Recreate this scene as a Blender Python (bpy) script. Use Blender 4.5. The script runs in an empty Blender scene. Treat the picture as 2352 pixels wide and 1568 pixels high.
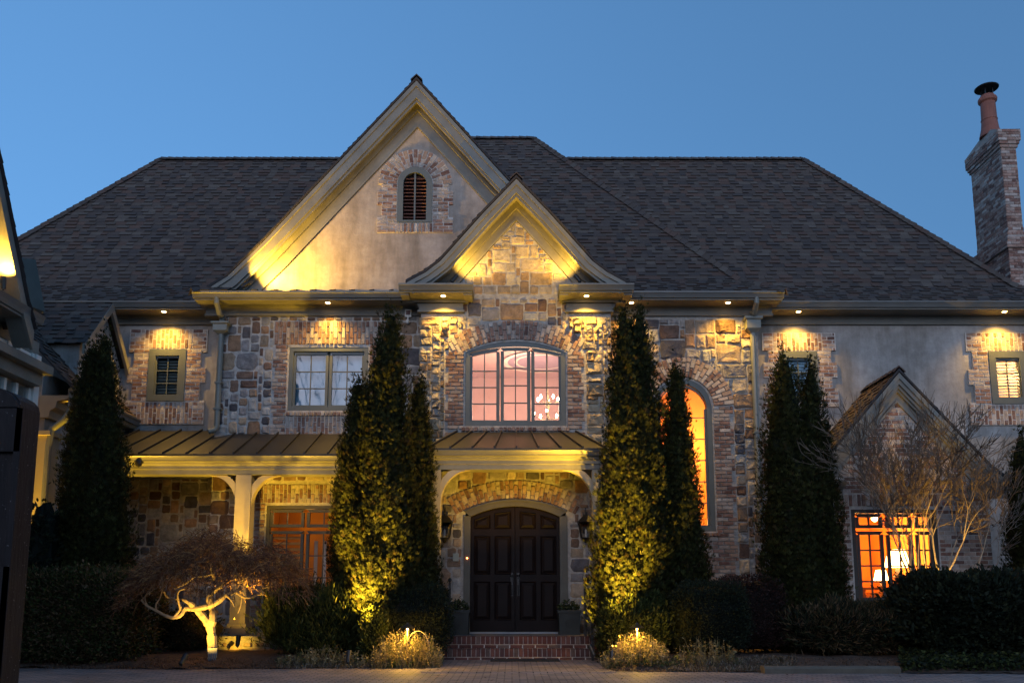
import bpy, math, random
from math import sin, cos, tan, pi, radians, atan, sqrt, floor
from mathutils import Vector, Matrix, noise as mn

sc = bpy.context.scene
COL = sc.collection
# ------------------------------------------------------------------ camera
F, PX, PY, TH, CY, HC = 2000.0, 1176.0, 1085.0, radians(8.39), -18.2, 1.05
cam_d = bpy.data.cameras.new('camera'); cam = bpy.data.objects.new('camera', cam_d); COL.objects.link(cam)
cam_d.sensor_width = 36; cam_d.sensor_fit = 'HORIZONTAL'; cam_d.lens = F / 2352 * 36
cam_d.shift_y = (PY - 784) / 2352; cam_d.clip_end = 2000
cam.location = (0, CY, HC); cam.rotation_euler = (pi / 2 + TH, 0, 0)
sc.camera = cam
# ------------------------------------------------------------------ world and twilight
SUN_EL, SUN_ROT = radians(5.0), radians(140)
w = bpy.data.worlds.new('World'); sc.world = w; w.use_nodes = True
nt = w.node_tree; nt.nodes.clear()
out = nt.nodes.new('ShaderNodeOutputWorld'); bg = nt.nodes.new('ShaderNodeBackground')
sky = nt.nodes.new('ShaderNodeTexSky'); sky.sky_type = 'NISHITA'; sky.sun_disc = False
sky.sun_elevation = SUN_EL; sky.sun_rotation = SUN_ROT
sky.air_density = 1.0; sky.dust_density = 0.5; sky.ozone_density = 3.4
wtc = nt.nodes.new('ShaderNodeTexCoord'); wmp = nt.nodes.new('ShaderNodeMapping')
wmp.inputs['Scale'].default_value = (1, 1, .5); wmp.inputs['Location'].default_value = (0, 0, .32)   # softens the dusk gradient
nt.links.new(wtc.outputs['Generated'], wmp.inputs[0]); nt.links.new(wmp.outputs[0], sky.inputs[0])
nt.links.new(sky.outputs[0], bg.inputs[0]); bg.inputs[1].default_value = 0.098
nt.links.new(bg.outputs[0], out.inputs[0])
sl = bpy.data.lights.new('twilight_sun', 'SUN'); sl.energy = 0.24; sl.angle = radians(40); sl.color = (0.95, 0.90, 1.0)
so = bpy.data.objects.new('twilight_sun', sl); COL.objects.link(so)
so.rotation_euler = (radians(78), 0, radians(-12))
sc.view_settings.view_transform = 'Standard'; sc.view_settings.look = 'None'
sc.view_settings.exposure = 2.0; sc.view_settings.gamma = 1.0
sc.cycles.use_denoising = True
sc.cycles.sample_clamp_indirect = 6.0
sc.cycles.max_bounces = 6; sc.cycles.transparent_max_bounces = 12
sc.cycles.caustics_reflective = False; sc.cycles.caustics_refractive = False
WARM = (1.0, 0.55, 0.065)
GOLD = (1.0, 0.56, 0.04)

# ------------------------------------------------------------------ helpers
def U(px, py, Y):
    a = (px - PX) / F; b = (PY - py) / F
    s = (Y - CY) / (cos(TH) - b * sin(TH))
    return Vector((a * s, Y, HC + (sin(TH) + b * cos(TH)) * s))
def ZP(py, Y): return U(PX, py, Y).z
def XP(px, py, Y): return U(px, py, Y).x

WL = {}
def wl(o): return WL.get(o.name, Vector((0, 0, 0))) if o else Vector((0, 0, 0))

class MB:
    def __init__(s): s.v = []; s.f = []; s.c = []; s.cur = (1, 1, 1)
    def face(s, pts, col=None):
        n = len(s.v); s.v.extend([tuple(p) for p in pts]); s.f.append(tuple(range(n, n + len(pts)))); s.c.append(col or s.cur)
    def idx(s, verts, faces, col=None):
        n = len(s.v); s.v.extend([tuple(p) for p in verts])
        for f in faces: s.f.append(tuple(i + n for i in f)); s.c.append(col or s.cur)
    def box(s, x0, x1, y0, y1, z0, z1, col=None):
        if x1 < x0: x0, x1 = x1, x0
        if y1 < y0: y0, y1 = y1, y0
        if z1 < z0: z0, z1 = z1, z0
        s.idx([(x0,y0,z0),(x1,y0,z0),(x1,y1,z0),(x0,y1,z0),(x0,y0,z1),(x1,y0,z1),(x1,y1,z1),(x0,y1,z1)],
              [(0,1,5,4),(1,2,6,5),(2,3,7,6),(3,0,4,7),(4,5,6,7),(3,2,1,0)], col)
    def obox(s, c, ax, ay, az, col=None):
        c = Vector(c)
        P = [c + ax * i + ay * j + az * k for k in (-1, 1) for j in (-1, 1) for i in (-1, 1)]
        s.idx(P, [(0,1,5,4),(1,3,7,5),(3,2,6,7),(2,0,4,6),(4,5,7,6),(2,3,1,0)], col)
    def prism(s, pts, y0, y1, col=None):            # polygon in xz, extruded in y
        n = len(pts)
        V = [(x, y0, z) for x, z in pts] + [(x, y1, z) for x, z in pts]
        s.idx(V, [tuple(range(n)), tuple(range(2 * n - 1, n - 1, -1))] + [(i, i + n, (i + 1) % n + n, (i + 1) % n) for i in range(n)], col)
    def prof(s, pts, x0, x1, col=None):             # polygon in yz, extruded in x
        n = len(pts)
        V = [(x0, y, z) for y, z in pts] + [(x1, y, z) for y, z in pts]
        s.idx(V, [tuple(range(n)), tuple(range(2 * n - 1, n - 1, -1))] + [(i, i + n, (i + 1) % n + n, (i + 1) % n) for i in range(n)], col)
    def band(s, A, B, y0, y1, col=None):            # strip between polylines A and B in xz, thick in y
        n = len(A)
        V = [(x, y0, z) for x, z in A] + [(x, y0, z) for x, z in B] + [(x, y1, z) for x, z in A] + [(x, y1, z) for x, z in B]
        fs = []
        for i in range(n - 1):
            fs += [(i, i+1, n+i+1, n+i), (2*n+i+1, 2*n+i, 3*n+i, 3*n+i+1), (i, 2*n+i, 2*n+i+1, i+1), (n+i, n+i+1, 3*n+i+1, 3*n+i)]
        fs += [(0, n, 3*n, 2*n), (n-1, 3*n-1, 4*n-1, 2*n-1)]
        s.idx(V, fs, col)
    def tube(s, pts, rad, sides=6, col=None, cap=True):
        pts = [Vector(p) for p in pts]; n = len(pts)
        if not hasattr(rad, '__len__'): rad = [rad] * n
        V = []; ref = Vector((0, 0, 1))
        for i, p in enumerate(pts):
            d = (pts[min(i + 1, n - 1)] - pts[max(i - 1, 0)])
            if d.length < 1e-7: d = Vector((0, 0, 1))
            d.normalize()
            r = ref if abs(d.dot(ref)) < .95 else Vector((1, 0, 0))
            a = d.cross(r).normalized(); b = d.cross(a)
            if i == 0: a0 = a
            else:
                a = (a0 - d * a0.dot(d))
                a = a.normalized() if a.length > 1e-5 else d.cross(r).normalized()
                b = d.cross(a); a0 = a
            for k in range(sides):
                t = 2 * pi * k / sides; V.append(p + (a * cos(t) + b * sin(t)) * rad[i])
        fs = [(i*sides+k, i*sides+(k+1)%sides, (i+1)*sides+(k+1)%sides, (i+1)*sides+k) for i in range(n-1) for k in range(sides)]
        if cap: fs += [tuple(range(sides-1, -1, -1)), tuple((n-1)*sides+k for k in range(sides))]
        s.idx(V, fs, col)
    def lathe(s, c, prof, seg=16, col=None):        # prof: (r, z)
        V = [(c[0] + r*cos(2*pi*k/seg), c[1] + r*sin(2*pi*k/seg), c[2] + z) for r, z in prof for k in range(seg)]
        n = len(prof)
        fs = [(i*seg+k, i*seg+(k+1)%seg, (i+1)*seg+(k+1)%seg, (i+1)*seg+k) for i in range(n-1) for k in range(seg)]
        fs += [tuple(range(seg-1, -1, -1)), tuple((n-1)*seg+k for k in range(seg))]
        s.idx(V, fs, col)
    def build(s, name, mat, parent=None, smooth=False, at=None):
        me = bpy.data.meshes.new(name)
        L = Vector(at) if at is not None else wl(parent)
        vs = s.v if L.length == 0 else [(a - L.x, b - L.y, c - L.z) for a, b, c in s.v]
        me.from_pydata(vs, [], s.f)
        at_ = me.attributes.new('col', 'FLOAT_COLOR', 'FACE')
        buf = []
        for c in s.c: buf.extend((c[0], c[1], c[2], 1.0))
        at_.data.foreach_set('color', buf)
        if smooth: me.polygons.foreach_set('use_smooth', [True] * len(me.polygons))
        me.materials.append(mat)
        o = bpy.data.objects.new(name, me); COL.objects.link(o)
        if parent: o.parent = parent
        elif at is not None: o.location = L
        WL[o.name] = L
        return o

def thing(name, label, cat, loc=(0, 0, 0), group=None):
    o = bpy.data.objects.new(name, None); COL.objects.link(o); o.empty_display_size = .2
    o.location = loc; WL[o.name] = Vector(loc)
    o['label'] = label; o['category'] = cat
    if group: o['group'] = group
    return o
def tag(o, label=None, cat=None, group=None, kind=None):
    if label: o['label'] = label
    if cat: o['category'] = cat
    if group: o['group'] = group
    if kind: o['kind'] = kind
    return o
def copy_tree(o, off=None, loc=None, label=None, parent=None):
    c = o.copy(); COL.objects.link(c)
    if parent: c.parent = parent
    if loc is not None: c.location = loc
    if label: c['label'] = label
    for ch in list(o.children): copy_tree(ch, parent=c)
    return c

def lamp(name, kind, loc, energy, color=WARM, target=None, size=0.05, angle=None, blend=.6, parent=None):
    L = bpy.data.lights.new(name, kind); L.energy = energy; L.color = color; L.shadow_soft_size = size
    if kind == 'SPOT': L.spot_size = radians(angle); L.spot_blend = blend
    o = bpy.data.objects.new(name, L); COL.objects.link(o)
    loc = Vector(loc)
    if target is not None: o.rotation_euler = (Vector(target) - loc).to_track_quat('-Z', 'Y').to_euler()
    if parent: o.parent = parent; loc = loc - wl(parent)
    o.location = loc
    return o

# ------------------------------------------------------------------ materials
def nodes(name):
    m = bpy.data.materials.new(name); m.use_nodes = True
    t = m.node_tree; b = t.nodes['Principled BSDF']
    return m, t, b
def N(t, ty, **kw):
    n = t.nodes.new(ty)
    for k, v in kw.items():
        if k in n.inputs: n.inputs[k].default_value = v
        else: setattr(n, k, v)
    return n
def noise(t, scale, detail=4, rough=.6, vec=None):
    n = N(t, 'ShaderNodeTexNoise', Scale=scale, Detail=detail, Roughness=rough)
    if vec is not None: t.links.new(vec, n.inputs['Vector'])
    return n
def coord(t): return t.nodes.new('ShaderNodeTexCoord').outputs['Object']
def ramp(t, fac, stops):
    r = t.nodes.new('ShaderNodeValToRGB'); e = r.color_ramp.elements
    while len(e) < len(stops): e.new(.5)
    for i, (p, c) in enumerate(stops): e[i].position = p; e[i].color = (c[0], c[1], c[2], 1)
    t.links.new(fac, r.inputs[0]); return r.outputs[0]
def mixc(t, mode, fac, a, b):
    m = t.nodes.new('ShaderNodeMix'); m.data_type = 'RGBA'; m.blend_type = mode
    for sck, v in ((m.inputs[0], fac), (m.inputs[6], a), (m.inputs[7], b)):
        if isinstance(v, (int, float)): sck.default_value = v
        elif isinstance(v, tuple): sck.default_value = (v[0], v[1], v[2], 1)
        else: t.links.new(v, sck)
    return m.outputs[2]
def bump(t, b, h, strength=.4, dist=.02):
    n = N(t, 'ShaderNodeBump', Strength=strength, Distance=dist)
    t.links.new(h, n.inputs['Height']); t.links.new(n.outputs[0], b.inputs['Normal'])

def mat_plain(name, c, rough=.6, var=.25, scale=3.0, bs=.15, bscale=40, spec=.4, metal=0, dirt=None):
    m, t, b = nodes(name); co = coord(t)
    n1 = noise(t, scale, 5, .65, co)
    lo = tuple(x * (1 - var) for x in c); hi = tuple(min(1, x * (1 + var)) for x in c)
    cc = ramp(t, n1.outputs[0], [(.3, lo), (.7, hi)])
    t.links.new(cc, b.inputs['Base Color'])
    b.inputs['Roughness'].default_value = rough; b.inputs['Specular IOR Level'].default_value = spec
    b.inputs['Metallic'].default_value = metal
    if bs: bump(t, b, noise(t, bscale, 4, .6, co).outputs[0], bs, .01)
    return m
def mat_col(name, rough=.85, nscale=9, lo=.6, hi=1.35, white=None, bs=.5, bscale=22, spec=.25, bd=.02):
    m, t, b = nodes(name); co = coord(t)
    at = N(t, 'ShaderNodeAttribute', attribute_name='col')
    n1 = noise(t, nscale, 6, .7, co)
    g = ramp(t, n1.outputs[0], [(.28, (lo,)*3), (.72, (hi,)*3)])
    c = mixc(t, 'MULTIPLY', 1.0, at.outputs['Color'], g)
    if white:
        n2 = noise(t, white[0], 6, .75, co)
        fac = ramp(t, n2.outputs[0], [(white[1], (0, 0, 0)), (white[1] + .12, (1, 1, 1))])
        k = t.nodes.new('ShaderNodeMath'); k.operation = 'MULTIPLY'; k.inputs[1].default_value = white[2]
        t.links.new(fac, k.inputs[0])
        c = mixc(t, 'MIX', k.outputs[0], c, white[3])
    t.links.new(c, b.inputs['Base Color'])
    b.inputs['Roughness'].default_value = rough; b.inputs['Specular IOR Level'].default_value = spec
    if bs: bump(t, b, noise(t, bscale, 5, .7, co).outputs[0], bs, bd)
    return m
def mat_leaf(name, rough=.55, trans=.25):
    m, t, b = nodes(name)
    at = N(t, 'ShaderNodeAttribute', attribute_name='col')
    t.links.new(at.outputs['Color'], b.inputs['Base Color'])
    b.inputs['Roughness'].default_value = rough; b.inputs['Specular IOR Level'].default_value = .08
    tr = t.nodes.new('ShaderNodeBsdfTranslucent'); t.links.new(at.outputs['Color'], tr.inputs[0])
    mx = t.nodes.new('ShaderNodeMixShader'); mx.inputs[0].default_value = trans
    o = t.nodes['Material Output']
    t.links.new(b.outputs[0], mx.inputs[1]); t.links.new(tr.outputs[0], mx.inputs[2]); t.links.new(mx.outputs[0], o.inputs[0])
    return m
def mat_emit(name, c, s):
    m, t, b = nodes(name); b.inputs['Base Color'].default_value = (*c, 1)
    b.inputs['Emission Color'].default_value = (*c, 1); b.inputs['Emission Strength'].default_value = s
    return m
def mat_glass(name, refl=.1, tint=(1, 1, 1)):
    m, t, b = nodes(name); t.nodes.remove(b)
    tr = t.nodes.new('ShaderNodeBsdfTransparent'); tr.inputs[0].default_value = (*tint, 1)
    gl = t.nodes.new('ShaderNodeBsdfGlossy'); gl.inputs['Roughness'].default_value = .015
    fr = N(t, 'ShaderNodeFresnel', IOR=1.5)
    ad = t.nodes.new('ShaderNodeMath'); ad.operation = 'ADD'; ad.use_clamp = True; ad.inputs[1].default_value = refl
    t.links.new(fr.outputs[0], ad.inputs[0])
    co = coord(t); bm = N(t, 'ShaderNodeBump', Strength=.08, Distance=.02)
    t.links.new(noise(t, 2.2, 1, .4, co).outputs[0], bm.inputs['Height']); t.links.new(bm.outputs[0], gl.inputs['Normal'])
    mx = t.nodes.new('ShaderNodeMixShader'); t.links.new(ad.outputs[0], mx.inputs[0])
    t.links.new(tr.outputs[0], mx.inputs[1]); t.links.new(gl.outputs[0], mx.inputs[2])
    t.links.new(mx.outputs[0], t.nodes['Material Output'].inputs[0])
    return m

M = {}
M['stone'] = mat_col('fieldstone', .9, 7, .55, 1.4, bs=.9, bscale=14, bd=.03)
M['brick'] = mat_col('old_brick', .9, 12, .65, 1.3, white=(9, .52, .45, (.47, .42, .37)), bs=.8, bscale=35, bd=.012)
M['redbrick'] = mat_col('step_brick', .85, 12, .6, 1.3, bs=.6, bscale=35, bd=.012)
M['shingle'] = mat_col('asphalt_shingle', .92, 60, .75, 1.25, bs=.5, bscale=120, bd=.01)
M['trim'] = mat_plain('sage_trim', (.185, .18, .155), .55, .24, 1.6, .15, 24)
M['darkframe'] = mat_plain('dark_window_frame', (.045, .042, .036), .5, .15, 3, .05, 30)
M['doortrim'] = mat_plain('olive_door_trim', (.085, .08, .062), .5, .2, 3, .08, 30)
M['frame'] = mat_plain('slate_frame', (.095, .108, .10), .45, .12, 3, .05, 30)
M['gutter'] = mat_plain('gutter_metal', (.14, .138, .125), .38, .12, 2, .03, 20, spec=.5)
M['pipe'] = mat_plain('downspout_metal', (.17, .18, .155), .4, .15, 2, .03, 20, spec=.5)
M['metalroof'] = mat_plain('standing_seam_metal', (.024, .023, .023), .45, .25, 1.2, .06, 6, spec=.3)
M['post'] = mat_plain('painted_post', (.36, .31, .22), .55, .12, 2.5, .06, 30)
M['door'] = mat_plain('dark_door_wood', (.011, .0065, .006), .5, .3, 5, .1, 30, spec=.12)
M['iron'] = mat_plain('black_iron', (.015, .014, .014), .35, .2, 6, .1, 40, spec=.5)
M['planter'] = mat_plain('lead_planter', (.022, .028, .028), .6, .25, 6, .3, 25)
M['paint'] = mat_plain('white_paint', (.7, .68, .62), .5, .06, 3, .02, 20)
M['blind'] = mat_plain('sky_tinted_blind', (.30, .50, .64), .6, .05, 3, .02, 20)  # blue of the reflected sky put into the blind's colour
M['tealblind'] = mat_plain('teal_blind', (.16, .20, .19), .6, .05, 3, .02, 20)
M['peach'] = mat_plain('peach_plaster', (.52, .375, .35), .8, .06, 1, .02, 20)
M['orangewall'] = mat_plain('orange_plaster', (.62, .32, .09), .8, .12, 1, .02, 20)
M['warmroom'] = mat_plain('warm_room_wall', (.6, .24, .05), .8, .12, 1.5, .02, 20)
M['wood'] = mat_plain('brown_wood', (.16, .07, .03), .4, .3, 4, .1, 20)
M['bark'] = mat_plain('pale_bark', (.34, .27, .18), .8, .3, 9, .5, 30)
M['darkbark'] = mat_plain('dark_bark', (.10, .075, .05), .85, .3, 9, .5, 30)
M['twig'] = mat_col('twigs', .8, 20, .8, 1.2, bs=0)
M['leaf'] = mat_leaf('leaves')
M['gate0'] = mat_plain('gate_timber', (.011, .0095, .011), .6, .3, 7, .4, 20, spec=.15)
M['terracotta'] = mat_plain('terracotta', (.26, .10, .07), .75, .2, 4, .2, 20)
M['rust'] = mat_plain('louver_rust', (.20, .085, .06), .7, .35, 14, .1, 20)
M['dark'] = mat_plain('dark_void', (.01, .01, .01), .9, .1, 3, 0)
M['glass'] = mat_glass('window_glass', .0)
M['skyglass'] = mat_glass('reflective_glass', .06, (.85, .95, 1))
M['flame'] = mat_emit('flame_glow', (1, .70, .34), 45)
M['bulb'] = mat_emit('bulb_glow', (1, .66, .25), 4)
M['lens'] = mat_emit('lens_glow', (1, .62, .22), 6)
M['shade'] = mat_emit('lamp_shade_glow', (1, .62, .22), 5)
M['red'] = mat_emit('bell_glow', (1, .25, .06), 6)
M['concrete'] = mat_plain('kerb_stone', (.12, .10, .075), .9, .2, 6, .4, 40)
def gate_mat():
    m, t, b = nodes('gate_timber_flecked'); co = coord(t)
    mp = t.nodes.new('ShaderNodeMapping'); mp.inputs['Scale'].default_value = (6, 6, .7); t.links.new(co, mp.inputs[0])
    base = ramp(t, noise(t, 3, 5, .7, mp.outputs[0]).outputs[0], [(.3, (.006,.0055,.007)), (.7, (.022,.018,.019))])
    fl = ramp(t, noise(t, 42, 2, .5, co).outputs[0], [(.69, (0,0,0)), (.73, (1,1,1))])
    t.links.new(mixc(t, 'MIX', fl, base, (.16,.15,.16)), b.inputs['Base Color'])
    b.inputs['Roughness'].default_value = .6; b.inputs['Specular IOR Level'].default_value = .2
    bump(t, b, noise(t, 5, 5, .7, mp.outputs[0]).outputs[0], .5, .02)
    return m
M['gate'] = gate_mat()
# stucco: trowel mottling
def stucco(name, a, b_, c):
    m, t, b = nodes(name); co = coord(t)
    n1 = noise(t, .9, 6, .7, co); n2 = noise(t, 5, 5, .7, co)
    c1 = ramp(t, n1.outputs[0], [(.3, a), (.5, b_), (.72, c)])
    g = ramp(t, n2.outputs[0], [(.3, (.82,)*3), (.7, (1.15,)*3)])
    mp = t.nodes.new('ShaderNodeMapping'); mp.inputs['Scale'].default_value = (1.6, 1.6, .28); t.links.new(co, mp.inputs[0])
    st = ramp(t, noise(t, 1.3, 5, .65, mp.outputs[0]).outputs[0], [(.34, (.72, .71, .68)), (.5, (1, 1, 1)), (.70, (1.3, 1.3, 1.32))])   # rain streaks
    t.links.new(mixc(t, 'MULTIPLY', 1, mixc(t, 'MULTIPLY', 1, c1, g), st), b.inputs['Base Color'])
    b.inputs['Roughness'].default_value = .9; b.inputs['Specular IOR Level'].default_value = .2
    bump(t, b, noise(t, 10, 6, .7, co).outputs[0], .35, .02)
    return m
M['stucco'] = stucco('stucco', (.30, .255, .215), (.38, .325, .275), (.45, .40, .35))
M['stucco_b'] = stucco('stucco_wing', (.27, .25, .225), (.33, .31, .285), (.40, .385, .36))
def pavers():
    m, t, b = nodes('brick_pavers'); co = coord(t)
    br = N(t, 'ShaderNodeTexBrick', Scale=1.0); br.offset = .5
    br.inputs['Brick Width'].default_value = .21; br.inputs['Row Height'].default_value = .105
    br.inputs['Mortar Size'].default_value = .008; br.inputs['Bias'].default_value = 0.1
    br.inputs['Color1'].default_value = (.36, .27, .23, 1); br.inputs['Color2'].default_value = (.22, .18, .17, 1)
    br.inputs['Mortar'].default_value = (.03, .027, .025, 1)
    t.links.new(co, br.inputs['Vector'])
    n = noise(t, .8, 7, .75, co)
    g = ramp(t, n.outputs[0], [(.32, (.55,.53,.52)), (.5, (1,1,1)), (.7, (1.3,1.27,1.22))])
    t.links.new(mixc(t, 'MULTIPLY', 1, br.outputs[0], g), b.inputs['Base Color'])
    b.inputs['Roughness'].default_value = .75
    iv = t.nodes.new('ShaderNodeMath'); iv.operation = 'SUBTRACT'; iv.inputs[0].default_value = 1
    t.links.new(br.outputs['Fac'], iv.inputs[1]); bump(t, b, iv.outputs[0], .8, .012)
    return m
M['pavers'] = pavers()
M['mulch'] = mat_plain('pine_straw_mulch', (.085, .05, .032), .95, .55, 14, 1.0, 28)
M['soil'] = mat_plain('lawn_soil', (.03, .03, .018), .95, .4, 2, .6, 20)
# ------------------------------------------------------------------ masonry, wall and roof generators
R = random.Random(7)
STONE = [((.36,.28,.20),3),((.26,.185,.13),3),((.20,.13,.095),2),((.25,.235,.23),3),((.105,.098,.105),2.4),((.34,.33,.31),2.2),((.42,.36,.28),2),((.14,.088,.066),1.6),((.31,.19,.115),1.6)]
BRICK = [((.22,.13,.10),2.5),((.27,.165,.125),3),((.33,.235,.18),3),((.37,.30,.25),3),((.15,.085,.07),1.6),((.42,.37,.325),2.2)]
REDB = [((.11,.042,.034),3),((.14,.06,.046),3),((.08,.04,.037),2),((.14,.09,.075),1)]
SHING = [((.088,.067,.055),4),((.077,.060,.052),3),((.098,.063,.049),2.5),((.065,.053,.048),2),((.104,.084,.070),1.8)]
def pick(pal, rnd, var=.15):
    t = rnd.random() * sum(k for _, k in pal)
    for c, k in pal:
        t -= k
        if t <= 0: break
    f = 1 + rnd.uniform(-var, var)
    return tuple(x * f for x in c)

def wall_cols(mb, x0, x1, zb, zt, holes, Y, th=.22, col=(1,1,1), xs=()):
    """solid wall with openings; zb, zt and each hole's lo, hi are functions of x"""
    bx = sorted(set([x0, x1] + [x for h in holes for x in h['xs'] if x0 < x < x1] + [x for x in xs if x0 < x < x1]))
    mb.cur = col
    for a, b in zip(bx, bx[1:]):
        if b - a < 1e-5: continue
        m = (a + b) / 2
        iv = sorted([h for h in holes if h['x0'] - 1e-6 <= a and b <= h['x1'] + 1e-6], key=lambda h: h['lo'](m))
        edges = [zb]
        for h in iv: edges += [h['lo'], h['hi']]
        edges.append(zt)
        for lo, hi in zip(edges[::2], edges[1::2]):
            if hi(m) - lo(m) < 1e-4: continue
            q = [(a, lo(a)), (b, lo(b)), (b, hi(b)), (a, hi(a))]
            mb.face([(x, Y, z) for x, z in q]); mb.face([(x, Y + th, z) for x, z in reversed(q)])
            mb.face([(a, Y, lo(a)), (a, Y+th, lo(a)), (b, Y+th, lo(b)), (b, Y, lo(b))])
            mb.face([(a, Y, hi(a)), (b, Y, hi(b)), (b, Y+th, hi(b)), (a, Y+th, hi(a))])
    for h in holes:
        for x in (h['x0'], h['x1']):
            e = 1e-5 if x == h['x0'] else -1e-5
            mb.face([(x, Y, h['lo'](x+e)), (x, Y+th, h['lo'](x+e)), (x, Y+th, h['hi'](x+e)), (x, Y, h['hi'](x+e))])
    for x in (x0, x1):
        mb.face([(x, Y, zb(x)), (x, Y+th, zb(x)), (x, Y+th, zt(x)), (x, Y, zt(x))])
def rect_hole(x0, x1, z0, z1):
    return dict(x0=x0, x1=x1, xs=[x0, x1], lo=lambda x: z0, hi=lambda x: z1)
def arch_hole(x0, x1, z0, zs, zt, n=20):
    f = arch_fn(x0, x1, zs, zt)
    return dict(x0=x0, x1=x1, xs=[x0 + (x1 - x0) * i / n for i in range(n + 1)], lo=lambda x: z0, hi=f)
def arch_geo(x0, x1, zs, zt):
    c = (x1 - x0) / 2; r = zt - zs; Rr = (c*c + r*r) / (2*r)
    return (x0 + x1) / 2, zt - Rr, Rr
def arch_fn(x0, x1, zs, zt):
    cx, cz, Rr = arch_geo(x0, x1, zs, zt)
    return lambda x: cz + sqrt(max(0, Rr*Rr - (x - cx)**2))
def arch_pts(x0, x1, zs, zt, n=20):
    cx, cz, Rr = arch_geo(x0, x1, zs, zt)
    a0 = math.atan2(zs - cz, x0 - cx); a1 = math.atan2(zs - cz, x1 - cx)
    if a0 < 0: a0 += 2*pi
    return [(cx + Rr*cos(a0 + (a1 - a0)*i/n), cz + Rr*sin(a0 + (a1 - a0)*i/n)) for i in range(n + 1)]

SIZES = [(2,2),(3,2),(3,3),(4,3),(5,3),(2,3),(4,4),(3,2),(2,2),(4,2),(5,4),(3,4)]
BIGS = [(3,2),(3,3),(4,3),(5,3),(4,4),(5,4),(6,4),(4,2),(3,2),(2,2),(5,2),(2,3)]
def stones(mb, rnd, x0, x1, z0, z1, Y, ok, cell=.1, depth=(.02,.04), rough=.3, pal=STONE, sizes=SIZES, g=.011, light=None, kk=(.08,.26)):
    nx = int((x1 - x0) / cell); nz = int((z1 - z0) / cell)
    free = [[ok(x0 + (i+.5)*cell, z0 + (j+.5)*cell) for i in range(nx)] for j in range(nz)]
    for j in range(nz):
        for i in range(nx):
            if not free[j][i]: continue
            opts = [rnd.choice(sizes) for _ in range(5)] + [(2,2),(2,1),(1,2),(1,1)]
            for a, b in opts:
                if i + a > nx or j + b > nz: continue
                if all(free[jj][ii] for jj in range(j, j+b) for ii in range(i, i+a)): break
            for jj in range(j, j+b):
                for ii in range(i, i+a): free[jj][ii] = False
            if a*b == 1 and rnd.random() < .35: continue
            w, h = a*cell - 2*g, b*cell - 2*g
            cx, cz = x0 + (i + a/2)*cell + rnd.uniform(-.01,.01), z0 + (j + b/2)*cell + rnd.uniform(-.008,.008)
            k = min(w, h)*rnd.uniform(*kk); J = min(w, h)*.055
            hw, hh = w/2, h/2
            o = [(-hw+k,-hh),(rnd.uniform(-.1,.1)*w,-hh),(hw-k,-hh),(hw-k*.3,-hh+k*.3),(hw,-hh+k),(hw,rnd.uniform(-.1,.1)*h),(hw,hh-k),(hw-k*.3,hh-k*.3),
                 (hw-k,hh),(rnd.uniform(-.1,.1)*w,hh),(-hw+k,hh),(-hw+k*.3,hh-k*.3),(-hw,hh-k),(-hw,rnd.uniform(-.1,.1)*h),(-hw,-hh+k),(-hw+k*.3,-hh+k*.3)]
            o = [(x + rnd.uniform(-J,J), z + rnd.uniform(-J,J)) for x, z in o]
            d = rnd.uniform(*depth); n = len(o); sd_ = rnd.random()*50
            tx, tz = rnd.uniform(-rough,rough)*d, rnd.uniform(-rough,rough)*d
            V = [(cx+x, Y+.004, cz+z) for x, z in o]
            e = 1 - .022/max(.05, min(hw, hh))
            V += [(cx+x*e, Y - d*.75*(1+rnd.uniform(-rough,rough)*.4), cz+z*e) for x, z in o]
            hgt = lambda x, z: Y - d*(1 + 1.3*rough*mn.noise(((cx+x)*7, (cz+z)*7, sd_)) + .6*rough*mn.noise(((cx+x)*19, (cz+z)*19, sd_))) - tx*x/hw - tz*z/hh
            ox, oz = rnd.uniform(-.22,.22)*w, rnd.uniform(-.22,.22)*h
            V += [(cx+x*.66+ox*.2, hgt(x*.66, z*.66), cz+z*.66+oz*.2) for x, z in o]
            V += [(cx+x*.33+ox*.7, hgt(x*.33+ox*.7, z*.33+oz*.7), cz+z*.33+oz*.7) for x, z in o]
            V += [(cx+ox, hgt(ox, oz), cz+oz)]
            fs = [(r*n+q, r*n+(q+1)%n, (r+1)*n+(q+1)%n, (r+1)*n+q) for r in (0,1,2) for q in range(n)] + [(3*n+q, 3*n+(q+1)%n, 4*n) for q in range(n)]
            c = pick(pal, rnd, .2)
            if light: c = tuple(x*light for x in c)
            mb.idx(V, fs, c)

MORT = (.56, .52, .47)
def brick(mb, cx, cz, w, h, Y, rnd, ang=0.0, proud=.012, pal=BRICK):
    ca, sa = cos(ang), sin(ang); hw, hh = w/2, h/2
    y = Y - proud*.8 - rnd.uniform(0, .006); e = .004
    P = []
    for s_, yy in ((1, Y + .004), (1 - 2*e/max(w, .03), y)):
        for dx, dz in ((-hw,-hh),(hw,-hh),(hw,hh),(-hw,hh)):
            dx *= s_; dz *= s_
            dx += rnd.uniform(-.003,.003); dz += rnd.uniform(-.003,.003)
            P.append((cx + dx*ca - dz*sa, yy, cz + dx*sa + dz*ca))
    mb.idx(P, [(4,5,6,7),(0,1,5,4),(1,2,6,5),(2,3,7,6),(3,0,4,7)], pick(pal, rnd, .2))
def brick_rows(mb, rnd, z0, z1, ext, Y, row=.083, L=.235, pal=BRICK, proud=.012):
    n = max(1, round((z1 - z0)/row)); row = (z1 - z0)/n
    for j in range(n):
        zc = z0 + (j + .5)*row
        for a, b in ext(zc):
            x = a - (L/2 if j % 2 else 0) - .001
            while x < b - .03:
                p, q = max(a, x), min(b, x + L)
                if q - p > .035: brick(mb, (p+q)/2, zc, q - p - .017, row - .018, Y, rnd, 0, proud, pal)
                x += L
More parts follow.
